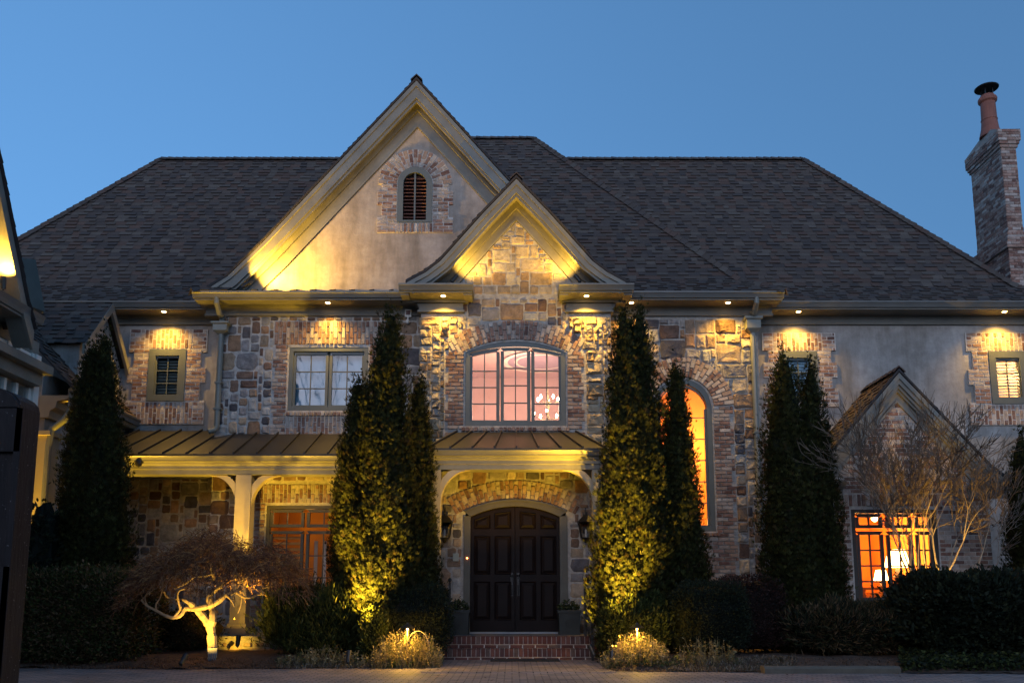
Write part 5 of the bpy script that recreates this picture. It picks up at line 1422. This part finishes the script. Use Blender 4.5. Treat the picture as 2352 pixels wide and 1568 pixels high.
perennials('thin tuft of dry stems at the foot of the feathery shrub', sx(640,-3.9,1500), sx(850,-3.9,1500), -4.0, -3.6, ZP(1480,-3.9), 303, 220)
perennials('sparse dry twigs under the black-green boxwood', sx(1560,-4.3,1500), sx(1700,-4.3,1500), -4.5, -4.0, ZP(1455,-4.2), 304, 130)
# ---- grey dry grass and litter along the bed edges
def grass(rng, n, seed):
    rnd = random.Random(seed); b = MB()
    for (px0_, px1_, ya, yb, h0, h1, k, pal) in rng:
        for i in range(k):
            Y = rnd.uniform(ya, yb); x = sx(rnd.uniform(px0_, px1_), Y, 1520); z = gh(x, Y)
            if bedh(x, Y) is None: continue
            a = rnd.uniform(0, 6.28); l = rnd.uniform(h0, h1); d = Vector((cos(a)*.7, sin(a)*.7, rnd.uniform(.3,1.1))).normalized()
            p = Vector((x, Y, z-.005)); s_ = Vector((-sin(a), cos(a), 0))*rnd.uniform(.003,.006); m = p+d*l*.6; q = m+(d+Vector((0,0,-.8)))*l*.35
            c = pick(pal, rnd, .3); b.face([p-s_, p+s_, m+s_, m-s_], c); b.face([m-s_, m+s_, q], c)
    return b
GRY = [((.20,.17,.13),3),((.13,.10,.07),3),((.26,.24,.2),1.5),((.06,.06,.03),2)]
LIT = [((.13,.07,.04),3),((.08,.05,.035),3),((.17,.12,.08),1.5)]
b = grass([(640,860,-4.25,-3.6,.06,.16,1300,GRY),(1530,1830,-4.9,-3.9,.06,.17,2200,GRY),(30,640,-4.3,-3.5,.03,.08,2600,LIT),(860,1030,-4.3,-3.5,.03,.08,900,LIT+GRY),(1350,1560,-4.8,-3.6,.03,.08,1500,LIT+GRY),(1560,2060,-5.1,-4.0,.03,.07,1500,LIT)], 0, 77)
tag(b.build('dry_grass', M['leaf']), kind='stuff')
rnd = random.Random(79); b = MB()
for i in range(260):
    Y = -4.3 - rnd.random()**1.6*2.6; x = rnd.uniform(-8, 8); z = (bedh(x, Y) or .0) + .012; a = rnd.uniform(0, 6.28)
    if abs(x-.1) < 1.4 and Y > -5 : z = .016
    leaf(b, Vector((x, Y, z)), Vector((cos(a), sin(a), rnd.uniform(.0,.25))), rnd.uniform(.04,.08), rnd.uniform(.02,.04), pick([((.10,.05,.025),3),((.16,.09,.04),2),((.06,.035,.02),2)], rnd, .3), rnd, Vector((0,0,1)))
tag(b.build('fallen_leaves', M['leaf']), kind='stuff')
rnd = random.Random(78); b = MB()
for i in range(4200):
    Y = rnd.uniform(-5.0,-4.0); x = sx(rnd.uniform(2070,2400), Y, 1540); z = max(.01, gh(x, Y))
    a = rnd.uniform(0,6.28); leaf(b, Vector((x,Y,z+rnd.uniform(0,.16))), Vector((cos(a),sin(a),rnd.uniform(-.2,.8))), rnd.uniform(.05,.09), .04, pick(DARK+GREEN, rnd, .3), rnd)
for px0_, px1_ in ((870,1020),(1370,1560)):
    for i in range(900):
        Y = rnd.uniform(-4.5,-3.9); x = sx(rnd.uniform(px0_,px1_), Y, 1520)
        if bedh(x,Y) is None: continue
        a = rnd.uniform(0,6.28); leaf(b, Vector((x,Y,gh(x,Y)+rnd.uniform(0,.08))), Vector((cos(a),sin(a),rnd.uniform(-.2,.9))), rnd.uniform(.035,.06), .03, pick([((.05,.07,.03),3),((.09,.10,.05),1),((.12,.08,.05),1)], rnd, .3), rnd)
tag(b.build('ground_cover', M['leaf']), kind='stuff')

# ---- Japanese maple with a pale contorted trunk
mp0 = U(488,1506,-3.5); mt = thing('japanese_maple', 'dome-shaped weeping maple with a brightly lit contorted pale trunk', 'tree', (mp0.x, -3.5, .1))
def P(px, py, dy=0.0): return U(px, py, -3.5+dy)
b = MB()
def limb(pts, r0, r1, wob=0):
    pp = [P(*p) for p in pts]; sm_ = []
    n = len(pp)
    for i in range(n-1):                                            # Catmull-Rom through the traced joints
        p0, p1, p2, p3 = pp[max(0,i-1)], pp[i], pp[i+1], pp[min(n-1,i+2)]
        for k in range(4):
            t = k/4; sm_.append(.5*((2*p1)+(p2-p0)*t+(2*p0-5*p1+4*p2-p3)*t*t+(3*p1-p0-3*p2+p3)*t**3))
    sm_.append(pp[-1]); m = len(sm_)
    b.tube(sm_, [(r0+(r1-r0)*i/(m-1))*.82*(1+.10*sin(i*2.3+r0*90)+.06*sin(i*5.1)) for i in range(m)], 8)
limb([(488,1512),(487,1470),(483,1440),(470,1420),(455,1402)], .105, .075)
limb([(483,1445,0),(489,1420,0),(487,1395,.1),(480,1372,.15),(490,1358,.2),(508,1345,.2)], .085, .045)
limb([(455,1403,0),(437,1385,-.1),(420,1376,-.1)], .07,.03)
limb([(440,1398,-.05),(470,1394,-.15),(498,1384,-.2),(520,1366,-.2),(540,1358,-.1),(552,1352,0)], .055, .035)
limb([(440,1398,-.05),(425,1398,-.1),(415,1412,-.15),(398,1418,-.2),(378,1412,-.2),(360,1402,-.25),(340,1392,-.3),(325,1378,-.3)], .05, .018)
limb([(398,1418,-.2),(412,1402,-.2),(416,1392,-.2)], .03, .012)
limb([(360,1402,-.25),(358,1388,-.25),(366,1375,-.2),(372,1358,-.2),(371,1348,-.2)], .02,.008)
limb([(325,1378,-.3),(340,1362,-.3),(360,1350,-.3)], .015,.006)
limb([(340,1392,-.3),(333,1370,-.35),(350,1345,-.4)], .014,.005)
limb([(414,1398,-.2),(408,1370,-.25),(412,1356,-.25),(425,1352,-.2)], .022,.01)
limb([(376,1358,0),(386,1372,.05),(410,1376,.05),(436,1370,.1)], .022,.012)
limb([(508,1345,.2),(492,1332,.15),(488,1318,.1),(484,1305,.1)], .035,.015)
limb([(488,1318,.1),(470,1322,.05),(446,1326,0),(425,1340,-.1),(400,1352,-.15)], .025,.01)
limb([(508,1345,.2),(512,1330,.2),(502,1318,.2)], .03,.012)
limb([(508,1345,.2),(504,1325,.3),(515,1315,.3),(535,1318,.3),(560,1326,.3),(580,1330,.3)], .022,.008)
limb([(540,1358,-.1),(560,1370,-.1),(572,1372,-.1),(590,1366,0),(606,1364,0)], .03,.012)
limb([(552,1352,0),(556,1372,0),(552,1395,0),(546,1408,0)], .02,.008)
limb([(520,1366,-.2),(532,1378,-.25),(538,1392,-.25)], .03,.01)
limb([(590,1366,0),(600,1352,.05),(625,1346,.05)], .014,.006)
limb([(508,1345,.2),(455,1322,.4),(380,1305,.4),(330,1310,.3)], .03,.008)
limb([(515,1330,.2),(560,1300,.4),(620,1300,.4),(660,1320,.3)], .03,.008)
limb([(500,1330,.2),(480,1290,.3),(440,1268,.3)], .03,.008)
limb([(510,1330,.2),(540,1290,.4),(560,1268,.4)], .03,.008)
b.build('trunk', M['bark'], mt)
rnd = random.Random(5); b = MB(); mc_ = P(492,1330,.1); rx = (XP(705,1330,-3.4)-XP(300,1330,-3.4))/2; cxm = (XP(705,1330,-3.4)+XP(300,1330,-3.4))/2
zt_m, zlow = ZP(1240,-3.4), ZP(1352,-3.4)
TW = [((.19,.105,.055),3),((.14,.075,.045),3),((.09,.05,.038),2),((.28,.18,.085),1.6)]
for i in range(8200):
    a = rnd.uniform(0, 2*pi); q = sqrt(rnd.random())
    if sin(a) > .2 and rnd.random() < .4: a = -a
    q *= 1 + .12*mn.noise((cos(a)*2, sin(a)*2, 7)) + rnd.uniform(-.06,.06); dx, dy = q*cos(a), q*sin(a); f = sqrt(max(0, 1-min(1,q*q)))
    lump = 1+.12*sin(dx*7+2)+.1*sin(dy*9+dx*5)
    drop = .42*max(0, -dx-.25)*rnd.random()**.6 + .15*max(0, dx-.5)*rnd.random() + .10*rnd.random()
    z = zlow + (zt_m-zlow)*(f**.8)*lump*rnd.uniform(.55,1.10) - drop
    p = Vector((cxm+rx*dx, -3.4+1.25*dy, z)); out_ = Vector((dx, dy*.9, 0))
    d = (out_*.7 + Vector((rnd.uniform(-1,1), rnd.uniform(-1,1), rnd.uniform(-.8,.9)-q*.5))).normalized(); l = rnd.uniform(.10,.30)
    m = p+d*l*.5+Vector((0,0,.02)); e = p+d*l+Vector((0,0,-.06*rnd.random())); col = pick(TW, rnd, .3)
    s_ = d.cross(Vector((rnd.uniform(-1,1), rnd.uniform(-1,1), rnd.uniform(-1,1)))).normalized()*rnd.uniform(.003,.006)
    b.face([p-s_,p+s_,m+s_,m-s_], col); b.face([m-s_,m+s_,e+s_*.3,e-s_*.3], col)
    if rnd.random() < .75:
        for k in range(2): leaf(b, p+d*l*rnd.random(), Vector((rnd.uniform(-1,1), rnd.uniform(-1,1), rnd.uniform(-1,.5))), rnd.uniform(.03,.065), rnd.uniform(.010,.02), col, rnd)
b.build('crown', M['leaf'], mt)
b = MB(); q = P(488,1500,-.16); b.box(q.x-.075,q.x+.075,q.y-.01,q.y+.02,q.z-.01,q.z+.09)
for k in (-.05,-.015,.02,.055): b.box(q.x+k-.008,q.x+k+.008,q.y-.02,q.y+.0,q.z-.13,q.z+.0)
tag(b.build('plant_tag_bracket', mat_plain('grey_blue_metal', (.12,.15,.19), .4, .1, 5, .05, 20)), 'small blue-grey metal bracket at the base of the maple trunk', 'bracket')

# ---- bare multi-stemmed crape myrtle in front of the bay
def bare_tree(name, label, base, stems, seed, mat, maxlev, group=None, scale=1.0, kids=(2,2,3)):
    rnd = random.Random(seed); t_ = thing(name, label, 'tree', base)
    tr, tw = MB(), MB(); cnt = [0]
    def grow(p, d, L, r, lev):
        n = 4; pts = [p]; rad = [r]
        for i in range(n):
            d = (d + Vector((rnd.uniform(-.13,.13), rnd.uniform(-.13,.13), rnd.uniform(-.05,.10)))).normalized()
            p = p + d*L/n; pts.append(p); rad.append(r*(1-.45*(i+1)/n))
        mb = tr if r > .0085 else tw
        mb.tube(pts, rad, 6 if r > .0085 else 3, (.22,.17,.12) if lev < 4 else (.125,.095,.07), cap=False)
        if lev >= maxlev: return
        k = rnd.choice(kids[:2]) if lev < 2 else rnd.choice(kids)
        for i in range(k):
            a = rnd.uniform(0, 6.28); sp_ = rnd.uniform(.25,.6)
            u = d.orthogonal().normalized(); v = d.cross(u)
            nd = (d + (u*cos(a)+v*sin(a))*sp_ + Vector((0,0,.08))).normalized()
            grow(p, nd, L*rnd.uniform(.62,.85), max(.0065, rad[-1]*(.97 if i == 0 else rnd.uniform(.65,.88))), lev+1)
        if lev >= 2:
            for i in range(2):
                q = pts[rnd.randint(1,3)]; a = rnd.uniform(0,6.28); u = d.orthogonal().normalized(); v = d.cross(u)
                grow(q, (d+(u*cos(a)+v*sin(a))*rnd.uniform(.5,1)).normalized(), L*.5, max(.006, rad[-1]*.45), max(lev+2, maxlev-1))
    for (off, d, L, r) in stems:
        grow(Vector(base)+Vector(off), Vector(d).normalized(), L*scale, r*scale, 0)
    tr.build('trunk', mat, t_); tw.build('twig', M['twig'], t_)
    return t_
bY = -2.35; bp = U(2150,1490,bY)
bare_tree('crape_myrtle', 'bare multi-stemmed tree lit from below in front of the bay', (bp.x, bY, .1),
   [((0,0,0),(.06,0,1),1.75,.055),((.05,0,0),(.16,-.1,1),1.7,.05),((-.1,0,0),(-.10,0,1),1.7,.05),((.08,0,0),(.42,.05,1),1.6,.045),((-.16,.05,0),(-.16,.12,1),1.6,.04),((.1,.05,0),(.75,0,1),1.5,.04),((0,.1,0),(.02,.25,1),1.8,.04),((-.05,.1,0),(-.12,.1,1),1.8,.045)], 401, M['bark'], 6, scale=.76, kids=(2,3,2))

# ================================================================== garden fittings
rl = thing('handrail', 'black iron handrail with ball finial right of the front steps', 'handrail', (U(1345,1450,-1.75).x, -1.75, .41), 'handrails beside the steps')
def rail(t_, x, s_):
    b = MB(); z1 = ZP(1340,-1.75)
    b.box(x-.022, x+.022, -1.77, -1.73, .41, z1); b.lathe((x,-1.75,z1), [(.02,0),(.03,.012),(.012,.03),(.036,.055),(.036,.085),(.012,.115)], 12); b.build('post', M['iron'], t_)
    b = MB(); z2 = ZP(1372,-2.45); b.box(x+s_*.06-.022, x+s_*.06+.022, -2.47, -2.43, .0, z2); b.lathe((x+s_*.06,-2.45,z2), [(.02,0),(.03,.012),(.012,.03),(.03,.05),(.012,.085)], 12); b.build('post', M['iron'], t_)
    b = MB(); b.tube([(x,-1.75,z1-.10),(x+s_*.03,-2.1,z1-.2),(x+s_*.06,-2.45,z2-.05),(x+s_*.06,-2.52,z2-.1),(x+s_*.06,-2.5,z2-.16)], .02, 8)
    b.tube([(x,-1.75,.62),(x+s_*.06,-2.45,.3)], .012, 6)
    for k in range(1, 5):
        f = k/5; b.tube([(x+s_*.06*f,-1.75-.7*f,.62-.32*f),(x+s_*.06*f,-1.75-.7*f,z1-.1+(z2-.05-z1+.1)*f)], .008, 5)
    b.build('rail', M['iron'], t_)
rail(rl, U(1345,1450,-1.75).x, 1)
xl_ = U(1032,1450,-1.75).x
rl2 = thing('handrail', 'black iron handrail with ball finial half hidden by the boxwood left of the steps', 'handrail', (xl_, -1.75, .41), 'handrails beside the steps'); rail(rl2, xl_, -1)
def planter(label, px, seed):
    x = U(px,1430,-1.0).x; t_ = thing('planter', label, 'planter', (x,-1.0,.41), 'square planters beside the door'); b = MB()
    a, c = .19, .21
    for z0_, z1_, w0, w1 in ((.43,.83,a,c),(.83,.88,c+.02,c+.02),(.41,.45,a+.015,a+.015)):
        b.idx([(x-w0,-1-w0,z0_),(x+w0,-1-w0,z0_),(x+w0,-1+w0,z0_),(x-w0,-1+w0,z0_),(x-w1,-1-w1,z1_),(x+w1,-1-w1,z1_),(x+w1,-1+w1,z1_),(x-w1,-1+w1,z1_)], [(0,1,5,4),(1,2,6,5),(2,3,7,6),(3,0,4,7),(4,5,6,7),(3,2,1,0)])
    n = 12                                                             # a raised ring ornament on the front
    for i in range(n):
        t0 = 2*pi*i/n; b.box(x+.07*cos(t0)-.012, x+.07*cos(t0)+.012, -1-.222, -1-.19, .64+.07*sin(t0)-.012, .64+.07*sin(t0)+.012)
    b.build('box', M['planter'], t_)
    rnd = random.Random(seed); b = MB()
    for i in range(420):
        a_ = rnd.uniform(0,6.28); p = Vector((x+rnd.uniform(-.18,.18), -1+rnd.uniform(-.18,.18), .87+rnd.random()*.06)); l = rnd.uniform(.04,.09)
        leaf(b, p+Vector((0,0,rnd.random()**2*.2*(1-abs(p.x-x)*4))), Vector((cos(a_),sin(a_),rnd.uniform(-.4,1))), l, l*.45, pick([((.05,.07,.035),3),((.03,.045,.02),3),((.22,.2,.19),.3)], rnd, .3), rnd)
    b.build('plant', M['leaf'], t_); return t_
planter('square lead-grey planter with low greenery left of the front door', 1053, 501)
planter('square lead-grey planter with taller greenery right of the front door', 1307, 502)
b = MB(); m0, m1 = XP(1127,1514,-2.5), XP(1284,1514,-2.5); b.box(m0, m1, -2.75, -2.33, .013, .035)
tag(b.build('doormat', mat_plain('black_mat', (.02,.02,.02), .9, .3, 20, .6, 120)), 'long black doormat at the foot of the front steps', 'doormat')
def path_light(px, label, Y=-4.05):
    p = U(px,1440,Y); zb = gh(p.x, Y); t_ = thing('path_light', label, 'path light', (p.x, Y, zb), 'path lights at the front walk'); x = p.x; zt = p.z
    b = MB(); b.tube([(x,Y,zb-.05),(x,Y,zt-.02)], .012, 8); b.build('stem', M['darkbark'], t_)
    b = MB(); b.lathe((x,Y,zt), [(.115,-.01),(.118,.0),(.06,.035),(.022,.05),(.018,.075)], 18); b.build('cap', M['iron'], t_)
    b = MB(); b.lathe((x,Y,zt-.055), [(.010,.012),(.014,.022),(.014,.04)], 10); b.build('bulb', M['bulb'], t_)
    lamp('path_lamp', 'POINT', (x, Y-.05, zt-.085), 12, WARM, size=.03, parent=t_); return t_
path_light(936, 'mushroom path light among the dry perennials left of the steps')
path_light(1463, 'mushroom path light among the dry perennials right of the steps')
b = MB(); q = [U(960+26*cos(pi*i/14), 1490-42*sin(pi*i/14)*1.0, -3.95) for i in range(15)]
b.tube([q[0]-Vector((0,0,.25))]+q+[q[-1]-Vector((0,0,.25))], .006, 6); tag(b.build('plant_hoop', M['bark']), 'thin arched hoop over the dry perennials beside the left path light', 'plant hoop')
b = MB(); k0, k1 = XP(1752,1550,-5.0), XP(2062,1550,-5.0); pr = [(-5.12,-.02),(-4.86,-.02),(-4.86,.07),(-4.9,.10),(-5.08,.10),(-5.12,.07)]
b.prof(pr, k0, k1); tag(b.build('kerb', M['concrete']), kind='structure')
# lights in the beds
G = 'garden floodlights in the beds'
p = U(545,1452,-2.5); up_fixture((p.x, -2.45, .24), (-4.9, -1.55, 3.2), 360, 'glaring floodlight behind the maple trunk washing the porch', 72, 'floodlight', G, GOLD)
p = U(800,1500,-4.1); up_fixture((p.x, -4.1, gh(p.x,-4.1)+.06), (XP(868,1150,-3), -2.9, 4.6), 950, 'uplight in the dry perennials aimed at the tallest arborvitae', 66, 'floodlight', G, GOLD)
p = U(1405,1500,-4.2); up_fixture((p.x, -4.2, gh(p.x,-4.2)+.06), (XP(1445,1150,-3), -2.85, 4.4), 950, 'uplight in the dry perennials aimed at the twin arborvitae', 66, 'floodlight', G, GOLD)
p = U(455,1520,-4.2); up_fixture((p.x-.2, -4.35, gh(p.x,-4.3)+.04), (mp0.x+.05, -3.5, 1.0), 60, 'small uplight in the mulch aimed at the pale maple trunk', 95, 'floodlight', G)
p = U(2165,1500,-2.8); up_fixture((p.x+.15, -2.8, .2), (bp.x+.25, -2.3, 3.2), 220, 'uplight hidden in the hedge under the bare tree', 60, 'floodlight', G)
up_fixture((GX-.50, -2.75, .3), (GX-.42, ye0-.1, 4.4), 420, 'uplight behind the left arborvitae pair washing the side wing', 95, 'floodlight', G, GOLD)
up_fixture((U(1362,1500,-3.2).x, -3.2, .12), (0.0, -2.1, 3.4), 330, 'uplight at the right bed corner aimed at the entry roof', 75, 'floodlight', G, GOLD)

p = U(531,1490,-2.2); up_fixture((p.x, -2.32, gh(p.x,-2.3)+.04), (p.x, -1.78, .34), 5, 'added low lamp shining on the porch foundation behind the maple trunk', 110, 'floodlight', G, GOLD)  # extra lamp added to brighten the foundation below the floodlight
# ================================================================== bare tree across the drive, mirrored in the upper window
bare_tree('bare_tree', 'bare tree across the drive whose branches mirror in the upper left window', (-9.3, -25, 0), [((0,0,0),(.05,0,1),3.6,.2),((.1,0,1.5),(.4,.2,1),3.2,.12),((-.1,0,1.8),(-.45,-.1,1),3.2,.12)], 402, M['darkbark'], 6, scale=1.3)
# ================================================================== woods out of view, added to shade the ground floor from the low sky
b = MB(); rnd = random.Random(88); A, Bk = [], []
for i in range(90):
    x = -70 + i*1.6; h = 9.5 + 3.5*mn.noise((x*.12, 0, 4)) + 2.2*mn.noise((x*.5, 3, 1)) + rnd.uniform(-.8,.8)
    A.append((x, h))
prof_n = [(0,0),(.9,.35),(1.0,.6),(.7,.85),(.2,1.0)]
V = []
for x, h in A:
    for k, (dy, fz) in enumerate(prof_n): V.append((x, -62 + dy*4 + 1.5*mn.noise((x*.4, fz*6, 2)), -.05 + h*fz))
    V.append((x, -66, -.05 + h*.9)); V.append((x, -67, -.05))
m_ = len(prof_n)+2
b.idx(V, [(i*m_+k, (i+1)*m_+k, (i+1)*m_+k+1, i*m_+k+1) for i in range(len(A)-1) for k in range(m_-1)], (.02,.025,.012))
for i in range(7000):
    x = rnd.uniform(-68, 70); h = 9.5 + 3.5*mn.noise((x*.12, 0, 4)); f = rnd.random()
    leaf(b, Vector((x, -62+4*sin(pi*min(1,f*1.2))+rnd.uniform(-.3,1.2), h*f)), Vector((rnd.uniform(-1,1), rnd.uniform(-.5,1), rnd.uniform(0,1))), rnd.uniform(.6,1.4), .5, pick(DARK, rnd, .3), rnd)
tag(b.build('shading_woods', M['leaf']), kind='stuff')
# ================================================================== timber gate post near the camera
gp = thing('gate_post', 'dark weathered timber gate post with a rounded cap at the left edge', 'gate post', (-4.3, -11.2, 0))
Yg = -11.2; x_r0, x_r1 = XP(97,885,Yg+.35), XP(60,900,Yg)
zt_ = ZP(885,Yg); b = MB()
x_l = x_r0-.56
n = 10
cap = [(x_r0, zt_-.16)] + [(x_r0-.28+.28*cos(pi*i/n), zt_-.16+.16*sin(pi*i/n)) for i in range(1,n)] + [(x_l, zt_-.16)]
b.prism([(x_l,0),(x_r0,0)]+cap, Yg+.05, Yg+.35)
xs0, zo1, zo0 = XP(36,1150,Yg), ZP(1036,Yg), ZP(1300,Yg)                  # front boards round a deep opening
b.box(xs0, x_r0, Yg, Yg+.05, 0, zt_-.19); b.box(x_l, xs0-.004, Yg, Yg+.05, zo1, zt_-.19); b.box(x_l, xs0-.004, Yg, Yg+.05, 0, zo0)
b.prism([(x_r0, zt_-.18)]+[(x_r0-.28+.28*cos(pi*i/n), zt_-.18+.17*sin(pi*i/n)) for i in range(1,n)]+[(x_l, zt_-.18)], Yg, Yg+.05)
b.build('post', M['gate'], gp)
b = MB(); xm = XP(33,1150,Yg); zt2 = ZP(1035,Yg)
for za, zc in ((.1,.4),(1.15,1.3),(zt2,zt2+.28)): b.box(x_l-1.6, x_l+.06, Yg+.1, Yg+.2, za, zc)
for k in range(5): b.box(x_l-.34*k-.32, x_l-.34*k-.02, Yg+.14, Yg+.17, .1, zt2+.1)
b.build('gate_panel', M['gate'], gp)
